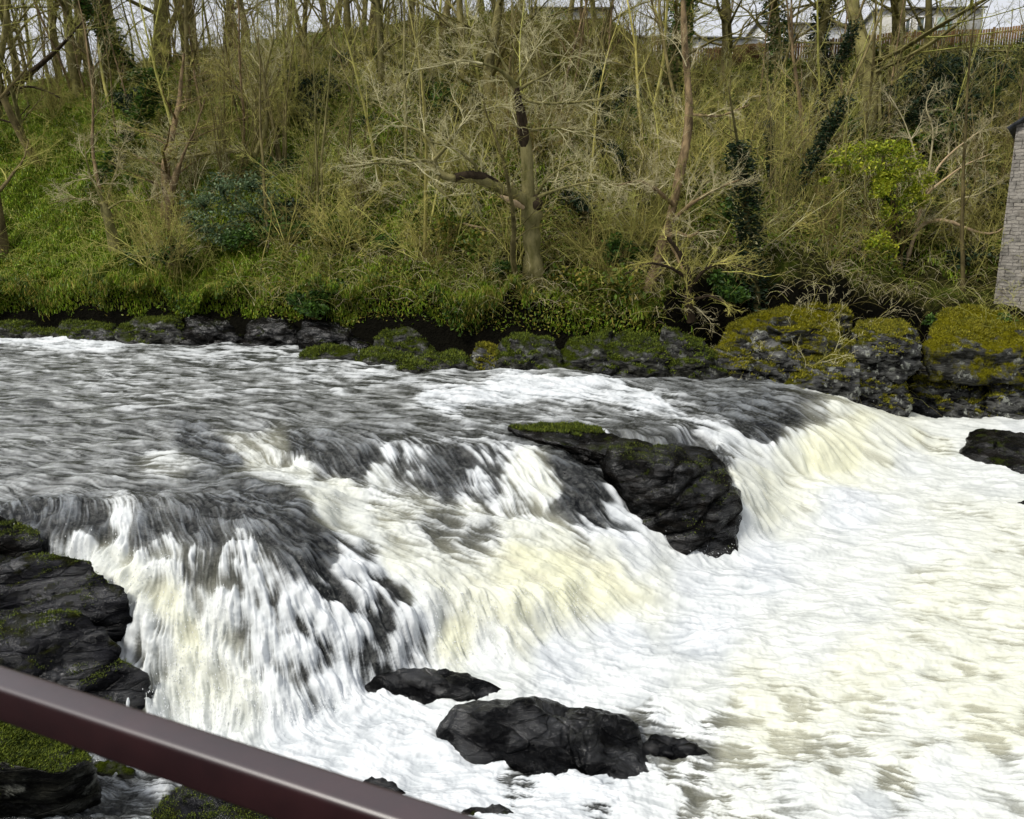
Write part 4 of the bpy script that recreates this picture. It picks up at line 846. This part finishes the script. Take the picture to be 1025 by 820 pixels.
hand_tree('leaning_stump', 'stout leaning grey stump with sprouting shoots on the left slope', 'tree', 115, 254, [
 ([(116,258,0,5.5),(113,240,0,4.8),(109,222,0,4.4),(105,208,0,4.6),(103,202,0,3.4)],0,0),
 ([(105,208,0,1.5),(98,190,-.2,1.1),(88,170,-.3,.8),(84,140,-.3,.4)],9,1.1),
 ([(106,206,0,1.5),(112,185,0,1.1),(120,160,.2,.8),(118,130,.2,.4)],9,1.1),
 ([(106,208,0,1.3),(90,200,-.4,.9),(70,198,-.7,.6),(50,204,-.9,.4)],8,1),
 ([(108,210,0,1.3),(122,200,-.3,.9),(140,203,-.5,.6),(158,196,-.6,.4)],8,1)], None, 83, 'bark_moss', 'twig_pale', OAKP)
hand_tree('reddish_stump', 'short reddish brown broken trunk just left of the blue green bush', 'tree', 172, 232, [
 ([(171,236,0,4.2),(170,222,0,3.8),(169,208,0,3.8),(172,190,0,3.6),(177,172,0,3.2),(180,164,0,2.2)],0,0),
 ([(177,172,0,1.3),(186,150,-.2,1),(196,128,-.2,.7),(205,100,-.2,.4)],9,1.1),
 ([(174,184,0,1.3),(160,168,-.3,.9),(145,158,-.5,.6),(128,160,-.6,.4)],9,1.1)], None, 84, 'bark_brown', 'twig', OAKP)
hand_tree('limb_tree', 'bare tree with a long level limb reaching left above the evergreen bush', 'tree', 262, 182, [
 ([(262,186,0,3.2),(258,165,0,2.8),(256,152,-.1,2.6),(240,150,-.4,2.5),(215,153,-.7,2),(195,155,-.9,1.6),(180,160,-1.1,1),(160,158,-1.3,.5)],12,1.4),
 ([(256,155,0,2.4),(270,120,.2,2),(262,80,.3,1.6),(275,40,.3,1),(270,0,.4,.5)],14,1.8)], None, 81, 'bark_moss', 'twig_pale', OAKP)
hand_tree('corner_tree', 'dark crooked tree leaning in from the left edge above the grassy slope', 'tree', -30, 150, [
 ([(-30,160,0,4),(-20,120,0,3.6),(0,95,-.2,3.4),(22,80,-.3,3),(40,66,-.4,2.6),(50,56,-.5,2),(68,40,-.6,1.2),(84,20,-.6,.6)],14,1.9),
 ([(-20,120,0,2),(10,92,-.6,1.3),(25,85,-.8,1.1),(45,90,-1,.9),(60,98,-1.2,.5)],8,1.2),
 ([(-25,130,0,1.6),(0,118,-.6,1),(12,125,-.8,.7),(30,105,-1,.4)],7,1.2)], None, 82, 'wood_dark', 'twig', OAKP)
# ------------------------------------------------------------------ bushes
def clump_leaves(blobs, n, size, seed, fill=.45):
    """blobs: (x,y,z, rx,ry,rz) local; leaves through the outer part of each lump"""
    r = np.random.RandomState(seed); w_ = np.array([b[3] * b[5] for b in blobs]); k = r.choice(len(blobs), n, p=w_ / w_.sum()); B = np.array(blobs)[k]
    d = r.randn(n, 3); d /= np.linalg.norm(d, axis=1, keepdims=True); q = (fill + (1 - fill) * r.rand(n, 1)) 
    C0 = B[:, :3] + d * q * B[:, 3:]
    C0 += .18 * B[:, 3:4] * np.stack([vnoise(C0[:, 0] * 4 + q_, C0[:, 1] * 4, C0[:, 2] * 4) for q_ in (0, 9, 21)], -1)
    keep = vnoise(C0[:, 0] * 3.3, C0[:, 1] * 3.3, C0[:, 2] * 3.3) > -.05 - .45 * r.rand(n)
    return leaves(C0[keep], size, seed + 1)
def bush(name, label, px, py, lumps, n, size, mat, seed, cat='bush', dyb=0, stems=9, stemmat='twig_brown', fwd=0.0, fill=.45):
    """lumps in picture units: (px, py, rx, ry, dY)"""
    base = slope_hit(px, py) + np.array([0, dyb, 0]); base[2] = float(ground_z(base[0], base[1])); Y0 = base[1]; k = Y0 / F
    e = empty(name, base, label, cat)
    bl = [(*(aty(a, b, Y0 + dy * 1.6 - fwd) - base), rx * k, max(rx, ry) * k * .8, ry * k) for a, b, rx, ry, dy in lumps]
    V, Fc, rn = clump_leaves(bl, n, size, seed, fill); mesh_np('foliage', V, Fc, M[mat], e, attrs={'rnd': rn})
    r = random.Random(seed); P, Rr = [], []
    for i in range(stems):
        b = bl[i % len(bl)]; t = np.array([b[0] + r.gauss(0, .4) * b[3], b[1] + r.gauss(0, .3) * b[4], b[2] + r.uniform(0, .7) * b[5]]); s0 = np.array([r.gauss(0, .12), r.gauss(0, .12), -.2])
        m = (s0 + t) / 2 + np.array([r.gauss(0, .12), r.gauss(0, .12), .1]); P.append([s0, (s0 + m) / 2, m, (m + t) / 2, t]); Rr.append([.03, .025, .02, .013, .006])
    V, Q = tubes(P, Rr, 5); mesh_np('stems', V, Q, M[stemmat], e)
    return e, base, Y0
ib, ibb, Yi = bush('ivy_covered_tree', 'small tree smothered in bright yellow green ivy left of the stone building', 898, 268, [
 (858,153,26,10,0),(878,148,17,9,0),(900,150,16,11,.2),(915,165,13,10,.2),(845,162,12,5,-.2),(868,165,18,9,-.3),(895,172,20,14,0),(915,188,13,11,.2),(922,200,10,8,.3),(883,190,13,13,-.3),(905,205,12,14,.1),(888,212,9,10,-.2),(893,226,11,9,0),(886,180,16,10,0),(850,172,14,6,0),(930,180,10,8,.3),(880,240,13,10,-.5),(890,250,9,10,-.4),(872,246,10,7,-.6),(826,182,6,4,-.3),(835,160,8,3,-.3)], 11000, .06, 'ivy_bright', 91, 'tree', stems=16, fwd=1.2, fill=.0)
V, Q = tubes([[(aty(a, b, Yi + dy) - ibb) for a, b, dy in ((899,272,0),(900,250,.05),(897,225,0),(893,200,0),(888,175,0),(884,155,0))]], [[.13, .12, .11, .10, .07, .04]], 10)
mesh_np('trunk', bark_rough(V, .03), Q, M['wood_dark'], ib)
V, Fc, rn = clump_leaves([(*(aty(a, b, Yi + .1) - ibb), .26, .26, .42) for a, b in ((900,262),(899,245),(899,228),(896,212),(890,195),(884,178))], 4200, .055, 95)
mesh_np('dark_ivy', V, Fc, M['ivy'], ib, attrs={'rnd': rn})
bush('evergreen_bush', 'large loose blue green evergreen bush on the left slope', 232, 248, [(200,205,22,16,0),(225,190,24,18,.2),(255,185,26,16,.4),(240,215,26,20,0),(205,228,18,14,-.3),(270,205,20,16,.2),(190,222,12,10,-.2),(228,238,20,12,-.4)], 6500, .07, 'ivy_blue', 101, fill=.0, fwd=.1)
bush('evergreen_bush', 'dark evergreen bush in shade near the top left of centre', 308, 118, [(300,95,20,16,0),(322,88,18,14,.2),(308,112,20,12,-.3),(290,75,14,12,.2)], 4500, .085, 'ivy_dark', 102)
bush('ivy_bank', 'broad curtain of dark ivy below the right end of the fence', 960, 140, [(930,75,28,18,.8),(965,70,28,18,1),(995,80,22,22,.6),(940,100,26,18,.2),(975,105,26,18,.3),(960,128,26,14,-.3),(905,90,18,14,.3),(1000,120,14,18,-.2),(915,112,16,12,0)], 17000, .075, 'ivy_dark', 103, 'ivy')
bush('ivy_bank', 'light green bush above the roof of the stone building', 1012, 112, [(1012,85,14,16,0),(1022,70,12,14,.2),(1004,100,10,12,-.2)], 3500, .07, 'ivy', 104)
bush('evergreen_bush', 'small fresh green bush with arching stems above the dark bank left of the oak', 315, 318, [(300,300,14,8,0),(322,296,16,9,.1),(338,288,10,8,.2),(312,310,16,8,-.3)], 2600, .075, 'ivy', 105)
bush('evergreen_bush', 'dark leafy bush beside the foot of the ivy clad stem', 735, 300, [(722,282,14,12,0),(742,276,13,12,.2),(735,295,16,8,-.2)], 2800, .07, 'ivy', 106)
bush('evergreen_bush', 'low ivy patch hanging over the right outcrop', 960, 335, [(945,322,20,7,-.2),(975,326,22,7,-.3),(1003,322,18,8,-.2),(960,334,18,5,-.6)], 3800, .06, 'ivy', 107, stems=5)
bush('evergreen_bush', 'dark ivy mass climbing the slope behind the oak crown', 600, 130, [(590,100,18,14,.3),(612,112,16,14,0),(575,118,14,10,0),(630,95,12,10,.3)], 4200, .075, 'ivy_dark', 108)
bush('evergreen_bush', 'dark holly bush on the ridge below the left skyline trunks', 135, 118, [(125,100,14,10,0),(145,96,14,10,.2),(135,110,14,8,-.2)], 2600, .08, 'ivy_dark', 109)
# ------------------------------------------------------------------ ground cover
rc_ = np.random.RandomState(3)
def slope_pts(n, xr, sr, pw=1.0):
    x = rc_.uniform(*xr, n); s_ = sr[0] + (sr[1] - sr[0]) * rc_.rand(n) ** pw; x = x * (1 + s_ / 45); y = edge_y(x) + s_
    return x, y, ground_z(x, y), s_
def blades(x, y, z, L, wd, seed, droop=.8):
    r = np.random.RandomState(seed); n = len(x); a = r.rand(n) * 6.28; L = L * r.uniform(.5, 1.4, n); d = np.stack([np.cos(a), np.sin(a) - .5], -1) * (droop * L * r.uniform(.2, 1, n))[:, None]
    b = np.stack([x, y, z], -1); tan = np.stack([-np.sin(a), np.cos(a), 0 * a], -1) * (wd * r.uniform(.6, 1.3, n))[:, None]
    m = b + np.concatenate([d * .35, (L * .7)[:, None]], 1); t = b + np.concatenate([d, (L * .55 * (1 - .5 * droop))[:, None]], 1)
    V = np.stack([b - tan, b + tan, m + tan * .6, m - tan * .6, t], 1).reshape(-1, 3); i = np.arange(n) * 5
    return V, [np.stack([i, i + 1, i + 2, i + 3], -1), np.stack([i + 3, i + 2, i + 4], -1)], np.repeat(r.rand(n), 5)
x, y, z, s_ = slope_pts(230000, (-21, 21), (.75, 19), 1.25)
pg = np.clip(sstep(-4, -9, x) * .9 + .35 + .9 * fbm(x * .5, y * .5, x * 0, 3), .06, 1); k = (rc_.rand(len(x)) < pg) & ((x < 5) | (s_ > 3.4))
V, Fc, rn = blades(x[k], y[k], z[k] - .02 + .07 * rc_.rand(k.sum()), .20, .016, 5)
tag(mesh_np('grass', V, Fc, M['grass'], attrs={'rnd': rn}, smooth=False), kind='stuff')
x, y, z, s_ = slope_pts(260000, (-21, 21), (.7, 19), 1.3)
lump = fbm(x * .8, y * .8, x * 0 + 8, 3); k = (lump > -.12) & ((x < 5) | (s_ > 3.4)) & (rc_.rand(len(x)) < np.where(x < -9, .35, .9))
C0 = np.stack([x, y, z + rc_.rand(len(x)) * (.10 + 1.1 * np.clip(lump + .05, 0, 1))], -1)[k]
V, Fc, rn = leaves(C0, .062, 6, up=1.2); tag(mesh_np('undergrowth', V, Fc, M['under'], attrs={'rnd': rn}, smooth=False), kind='stuff')
# growth hanging over the dark undercut edge
n = 52000; x = rc_.uniform(-24, 20, n); s_ = rc_.uniform(.35, 1.5, n); lipn = vnoise(x * 1.1, x * 0, x * 0 + 44)
y = edge_y(x) + s_; z = ground_z(x, edge_y(x) + 1.25) + .1 - (1.25 - s_).clip(0) * (.45 + 1.0 * lipn) * rc_.rand(n) + .12 * rc_.rand(n)
z = np.maximum(z, ground_z(x, y) + .02); k = (rc_.rand(n) < (.45 + 1.3 * vnoise(x * .55, x * 0, x * 0 + 91)) * np.where(x > 4.5, .03, 1)) & (z > edge_z(x) + .2)
V, Fc, rn = blades(x[k], y[k], z[k], .24, .015, 15, 1.3); tag(mesh_np('hanging_grass', V, Fc, M['under'], attrs={'rnd': rn}, smooth=False), kind='stuff')
k2 = k & (vnoise(x * .9, y, x * 0 + 70) > 0)
V, Fc, rn = leaves(np.stack([x, y - .05, z + .06], -1)[k2], .06, 16, up=1); tag(mesh_np('bank_ivy', V, Fc, M['ivy'], attrs={'rnd': rn}, smooth=False), kind='stuff')
# brambles: thin arching stems
def arcs(n, xr, sr, Lr, rad, seed, pw=1.2):
    r = np.random.RandomState(seed); x, y, z, s_ = slope_pts(n, xr, sr, pw); a = r.rand(n) * 6.28; L = r.uniform(*Lr, n); t = np.linspace(0, 1, 6)[None, :]
    hx = np.cos(a)[:, None] * L[:, None] * t * .8; hy = (np.sin(a)[:, None] - .35) * L[:, None] * t * .7; hz = L[:, None] * (1.5 * t - 1.35 * t ** 2) * r.uniform(.35, 1, n)[:, None]
    j = np.cumsum(r.randn(n, 6, 3) * .035, 1) * L[:, None, None]
    P = np.stack([x[:, None] + hx, y[:, None] + hy, z[:, None] + hz], -1) + j; Rr = rad * (1 - .6 * t) * r.uniform(.6, 1.3, n)[:, None]
    return tubes(P, Rr, 3)
V, Q = arcs(6500, (-10, 20), (.9, 19), (.5, 1.9), .008, 21); tag(mesh_np('brambles', V, Q, M['twig_brown']), kind='stuff')
V, Q = arcs(6500, (-9, 20), (.9, 18), (.5, 1.7), .0075, 22); tag(mesh_np('dry_stems', V, Q, M['twig_pale']), kind='stuff')
V, Q = arcs(5000, (-20, 20), (.9, 19), (.6, 2.2), .009, 23); tag(mesh_np('green_stems', V, Q, M['twig']), kind='stuff')
# ------------------------------------------------------------------ fence on the ridge
M['fence'] = mat_simple('brown_fence_boards', (.12, .068, .030), (.25, .145, .07), 3, .85, .4, 30, (1, 1, .15), spec=.1)
def boxes(L):
    Vs, Fs = [], []
    for i, (c, sx, sy, sz, rz) in enumerate(L):
        v = np.array([[a, b, d] for a in (-.5, .5) for b in (-.5, .5) for d in (-.5, .5)]) * [sx, sy, sz]; co, si = math.cos(rz), math.sin(rz)
        v = np.stack([v[:, 0] * co - v[:, 1] * si, v[:, 0] * si + v[:, 1] * co, v[:, 2]], -1) + c
        Vs.append(v); Fs.append(np.array([[0, 1, 3, 2], [4, 6, 7, 5], [0, 4, 5, 1], [2, 3, 7, 6], [0, 2, 6, 4], [1, 5, 7, 3]]) + 8 * i)
    return np.vstack(Vs), np.vstack(Fs)
fx = np.arange(7.2, 29.5, .13); fy = edge_y(fx) + CREST + .3 ; fz = ground_z(fx, edge_y(fx) + CREST - .2)
fz = np.convolve(np.pad(fz, 8, 'edge'), np.ones(17) / 17, 'valid')
fo_ = np.array([fx[0], fy[0], fz[0]]); fe = empty('wooden_fence', fo_, 'long brown vertical board fence along the top of the slope at upper right', 'fence')
rr_ = random.Random(9); bl_ = []
for a, b, c_ in zip(fx, fy, fz): bl_.append((np.array([a, b, c_ + .62 + rr_.gauss(0, .012)]) - fo_, .105, .022, 1.12, rr_.gauss(0, .03)))
V, Q = boxes(bl_); mesh_np('board_panel', V, Q, M['fence'], fe, smooth=False)
for i in range(0, len(fx), 15):
    V, Q = boxes([(np.array([fx[i], fy[i] + .06, fz[i] + .55]) - fo_, .09, .09, 1.4, 0)]); mesh_np('post', V, Q, M['fence'], fe, smooth=False)
for hh in (.3, .95):
    P = np.stack([fx, fy + .03, fz + hh], -1)[::6] - fo_; V, Q = tubes([P], [np.full(len(P), .035)], 4); mesh_np('rail', V, Q, M['fence'], fe, smooth=False)
# ------------------------------------------------------------------ cabins on the plateau
M['cab_white'] = mat_simple('white_cladding', (.62, .63, .64), (.74, .75, .76), .8, .6, .2, 20, (1, 1, 6))
M['cab_grey'] = mat_simple('grey_beige_cladding', (.40, .39, .36), (.50, .49, .45), .8, .6, .2, 20, (1, 1, 6))
M['cab_roof'] = mat_simple('grey_roof_felt', (.14, .14, .145), (.22, .22, .22), 2, .9, .3, 20)
M['frame'] = mat_simple('white_window_frame', (.7, .7, .7), (.8, .8, .8), 3, .5, 0)
M['glass'] = mat_simple('dark_window_glass', (.05, .07, .07), (.10, .13, .12), 1, .08, 0, spec=.8)
M['door'] = mat_simple('sage_green_door', (.20, .28, .24), (.25, .33, .28), 2, .5, 0)
def cabin(label, px0, px1, ptop, Y, dep, mat, wins, rot=0, pitch=.5, eave=2.6):
    p0, p1 = aty(px0, ptop, Y), aty(px1, ptop, Y); cx = (p0[0] + p1[0]) / 2; wd = p1[0] - p0[0]; gz = float(ground_z(cx, Y)) ; ze = p0[2] - pitch; H = ze - gz + .3
    e = empty('static_cabin', (cx, Y, gz), label, 'cabin'); e.rotation_euler.z = rot
    V, Q = boxes([((0, dep / 2, H / 2 - .3), wd, dep, H, 0)]); mesh_np('wall', V, Q, M[mat], e, smooth=False)
    o_ = .18; zb = H - .3; y0, y1, x0, x1 = -o_, dep + o_, -wd / 2 - o_, wd / 2 + o_
    V = np.array([[x0, y0, zb], [x1, y0, zb], [x1, y1, zb], [x0, y1, zb], [x0, dep / 2, zb + pitch], [x1, dep / 2, zb + pitch]]); V = np.vstack([V, V + [0, 0, .1]])
    Q4 = np.array([[0, 1, 5, 4], [3, 4, 5, 2], [6, 10, 11, 7], [9, 8, 11, 10], [0, 6, 7, 1], [2, 8, 9, 3], [0, 4, 10, 6], [4, 3, 9, 10], [1, 7, 11, 5], [5, 11, 8, 2]])
    mesh_np('roof', V, Q4, M['cab_roof'], e, smooth=False)
    for s1 in (-1, 1):
        V = np.array([[s1 * wd / 2, a, b] for a, b in ((0, zb), (dep, zb), (dep / 2, zb + pitch * .93))]); mesh_np('gable', V, np.array([[0, 1, 2]]), M[mat], e, smooth=False)
    for kind, fx_, w_, h_, zc in wins:
        xx = (fx_ - .5) * wd; zz = zb - zc
        if kind == 'door':
            V, Q = boxes([((xx, -.03, zz), w_, .05, h_, 0)]); mesh_np('door', V, Q, M['door'], e, smooth=False); continue
        fr = [((xx, -.03, zz + h_ / 2), w_ + .12, .07, .07, 0), ((xx, -.03, zz - h_ / 2), w_ + .12, .09, .07, 0), ((xx - w_ / 2, -.031, zz), .07, .07, h_, 0), ((xx + w_ / 2, -.031, zz), .07, .07, h_, 0), ((xx, -.032, zz), .05, .05, h_, 0)]
        V, Q = boxes(fr); f_ = mesh_np('window', V, Q, M['frame'], e, smooth=False)
        V, Q = boxes([((xx, -.012, zz), w_, .02, h_, 0)]); mesh_np('pane', V, Q, M['glass'], f_, smooth=False)
cabin('long white cabin at the left end behind the fence', 640, 762, 30, 52, 4, 'cab_white', [('win', .6, 1.2, .9, 1.0), ('win', .82, .9, .9, 1.0), ('win', .3, 1.4, .9, 1.0)], .05)
cabin('white cabin with a green door behind the middle of the fence', 772, 862, 16, 51.5, 4, 'cab_white', [('win', .22, .8, .9, .9), ('door', .58, .8, 1.9, 1.3), ('win', .85, .7, .7, .8)], .08)
cabin('grey beige cabin with a shallow roof behind the right end of the fence', 893, 984, 0, 50.5, 4.5, 'cab_grey', [('win', .38, .8, 1.1, .95), ('win', .18, .5, .9, .95), ('door', .6, .8, 1.9, 1.4)], -.05)
cabin('pale grey cabin half hidden by trees at the top centre edge', 535, 612, 0, 50, 4, 'cab_grey', [('win', .4, .9, .9, 1.0), ('win', .7, .9, .9, 1.0)], .03)
# ------------------------------------------------------------------ stone building at the right edge
def mat_stone():
    k = N('rubble_stone_wall'); c = k.coord((1, 1, 1), rot=(R(90), 0, 0)); br = k.n('TexBrick'); br.inputs['Scale'].default_value = 1.0
    dn = k.n('TexNoise'); dn.inputs['Scale'].default_value = 2.5; tc = k.n('TexCoord'); mp = k.n('Mapping'); mp.inputs['Rotation'].default_value = (R(90), 0, 0); k.l(tc.outputs['Object'], mp.inputs[0])
    vm = k.n('VectorMath'); vm.operation = 'MULTIPLY_ADD'; k.l(tc.outputs['Object'], dn.inputs['Vector']); k.l(dn.outputs['Color'], vm.inputs[0]); vm.inputs[1].default_value = (.20, .14, .14); k.l(mp.outputs[0], vm.inputs[2]); k.l(vm.outputs[0], br.inputs['Vector'])
    br.inputs['Brick Width'].default_value = .36; br.inputs['Row Height'].default_value = .12; br.inputs['Mortar Size'].default_value = .012; br.offset = .43; br.squash = .7; br.squash_frequency = 3
    br.inputs['Color1'].default_value = (.30, .275, .235, 1); br.inputs['Color2'].default_value = (.16, .15, .13, 1); br.inputs['Mortar'].default_value = (.05, .045, .04, 1)
    n = k.noise(k.coord(), 3, 5, .7); col = k.mix(k.rng(n, .4, .66, 0, .7), br.outputs['Color'], (.40, .37, .33)); col = k.mix(k.rng(k.noise(k.coord(), .9, 3), .5, .7, 0, .5), col, (.16, .13, .10))
    k.set(Base_Color=col, Roughness=.9, Specular_IOR_Level=.15); k.bump(k.math('ADD', k.math('MULTIPLY', br.outputs['Fac'], -1.2), n), 1.0, .10); return k.m
M['stone'] = mat_stone(); M['slate'] = mat_simple('dark_slates', (.035, .038, .045), (.08, .085, .095), 6, .5, .5, 12, dist=.02)
pl = slope_hit(1003, 282); YB = pl[1] - .3; xl = aty(1008, 200, YB)[0]; W_ = 6.4; D_ = 7.5; z0 = float(ground_z(xl, YB)) - 1.0
ze = aty(1003, 126, YB)[2]; zr = ze + .72 * W_ / 2
sb = empty('stone_building', (xl + W_ / 2 * math.cos(R(-34)), YB + W_ / 2 * math.sin(R(-34)), z0), 'stone gabled building with dark slate verge cut by the right edge', 'building'); sb.rotation_euler.z = R(-34)
V = np.array([[-W_ / 2, 0, 0], [W_ / 2, 0, 0], [W_ / 2, 0, ze - z0], [0, 0, zr - z0], [-W_ / 2, 0, ze - z0]]); V = np.vstack([V, V + [0, D_, 0]])
me = bpy.data.meshes.new('wall'); me.from_pydata(V.tolist(), [], [(0, 1, 2, 3, 4), (9, 8, 7, 6, 5), (0, 4, 9, 5), (1, 6, 7, 2), (0, 5, 6, 1)]); me.materials.append(M['stone'])
o = bpy.data.objects.new('wall', me); S.collection.objects.link(o); o.parent = sb
rl = []
for sg in (-1, 1):
    a = math.atan2(zr - ze, W_ / 2); L = W_ / 2 / math.cos(a) + .25; V = np.array([[x_, y_, t_] for x_ in (0, L) for y_ in (-.18, D_ + .18) for t_ in (.01, .12)])
    X_ = V[:, 0] * math.cos(a) - V[:, 2] * math.sin(a) * -1; Z_ = -V[:, 0] * math.sin(a) + V[:, 2] * math.cos(a); V2 = np.stack([sg * X_, V[:, 1], zr - z0 + Z_], -1)
    rl.append((V2, np.array([[0, 1, 3, 2], [4, 6, 7, 5], [0, 4, 5, 1], [2, 3, 7, 6], [0, 2, 6, 4], [1, 5, 7, 3]])))
V, Q = join(rl); mesh_np('roof', V, Q, M['slate'], sb, smooth=False)
# ------------------------------------------------------------------ spray above the falls
mk = N('spray_drops'); mk.set(Base_Color=(.82, .84, .85), Roughness=.4); rp = np.random.RandomState(12)
P = np.stack([XX2, YY2, ZZ2], -1).reshape(-1, 3); wgt = (foam * fall * (YY < 24) * (np.abs(tb[:, None]) < .7)).ravel(); wgt = wgt * (wgt > .8) * (wet.ravel() < .4); idx = rp.choice(len(P), 5000, p=wgt / wgt.sum())
P0 = P[idx] + np.stack([rp.randn(5000) * .03, -np.abs(rp.randn(5000)) * .06, np.abs(rp.randn(5000)) ** 1.5 * .07 - .01], -1); sz = rp.uniform(.002, .0065, 5000)
fl = np.stack([vx.ravel()[idx], vy.ravel()[idx], -3.5 * slope.ravel()[idx]], -1); fl /= np.linalg.norm(fl, axis=1, keepdims=True)
oc = np.array([[1, 0, 0], [-1, 0, 0], [0, 1, 0], [0, -1, 0], [0, 0, 1], [0, 0, -1]]); of = np.array([[0, 2, 4], [2, 1, 4], [1, 3, 4], [3, 0, 4], [2, 0, 5], [1, 2, 5], [3, 1, 5], [0, 3, 5]])
V = P0[:, None] + oc[None] * sz[:, None, None]; V += fl[:, None] * (oc @ np.array([0, 0, -1.0]))[None, :, None] * sz[:, None, None] * 2.5
Fc = (of[None] + (np.arange(5000) * 6)[:, None, None]).reshape(-1, 3)
tag(mesh_np('spray', V.reshape(-1, 3), Fc, mk.m), kind='stuff')

# fallen pale branch lying behind the oak
p0 = slope_hit(478, 232); V, Q = tubes([[aty(464, 228, p0[1]) - p0, aty(474, 231, p0[1]) - p0, aty(484, 233, p0[1]) - p0, aty(494, 236, p0[1]) - p0]], [[.05, .06, .055, .03]], 7)
o = mesh_np('fallen_branch', bark_rough(V, .02), Q, M['wood_pale']); o.location = [float(v) for v in p0 + [0, 0, .15]]; tag(o, 'short pale fallen branch on the slope left of the oak trunk', 'branch')

# small evergreen clumps and ivy clad stems that the photograph does not tell apart
bm_ = []
for i in range(4):
    rr_ = random.Random(200 + i); bl = [(rr_.gauss(0, .45), rr_.gauss(0, .3), .25 + .25 * rr_.random(), rr_.uniform(.3, .6), .4, rr_.uniform(.25, .45)) for _ in range(5)]
    V, Fc, rn = clump_leaves(bl, 1500, .06, 300 + i, .25); o = mesh_np('foliage', V, Fc, M[('ivy', 'ivy_dark', 'ivy', 'under')[i]], attrs={'rnd': rn}); bm_.append(o.data); bpy.data.objects.remove(o)
for i in range(90):
    s_ = rs.uniform(1.2, 17); x = rs.uniform(-14, 20) * (1 + s_ / 40); y = edge_y(x) + s_; p = (x, y, float(ground_z(x, y)) - .05); u, v = proj(np.array(p))
    if not (-30 < u < 1050) or (u > 700 and s_ < 3.5): continue
    e = empty('evergreen_clump', p, 'small leafy evergreen clump among the bare shrubs', 'bush', 'small leafy clumps on the slope'); e.rotation_euler.z = rs.uniform(0, 6.28); q = rs.uniform(.7, 1.7); e.scale = (q * rs.uniform(1, 1.5), q, q)
    o = bpy.data.objects.new('foliage', bm_[rs.randrange(4)]); S.collection.objects.link(o); o.parent = e
for i in range(14):
    s_ = rs.uniform(4, 12); x = rs.uniform(2, 19) * (1 + s_ / 40); y = edge_y(x) + s_
    plant('pole', rs.randrange(4), (x, y, float(ground_z(x, y))), rs.uniform(.5, .95), rs.uniform(0, 6.28), 'slim trunk wrapped in dark ivy on the wooded slope', 'tree', group='ivy wrapped slim trunks', ivy=(.6, 2200, .06, 'ivy_dark', .16) if i % 2 else (.5, 2200, .06, 'ivy', .16), tilt=(rs.gauss(0, .05), rs.gauss(0, .06)), sxy=1.5)
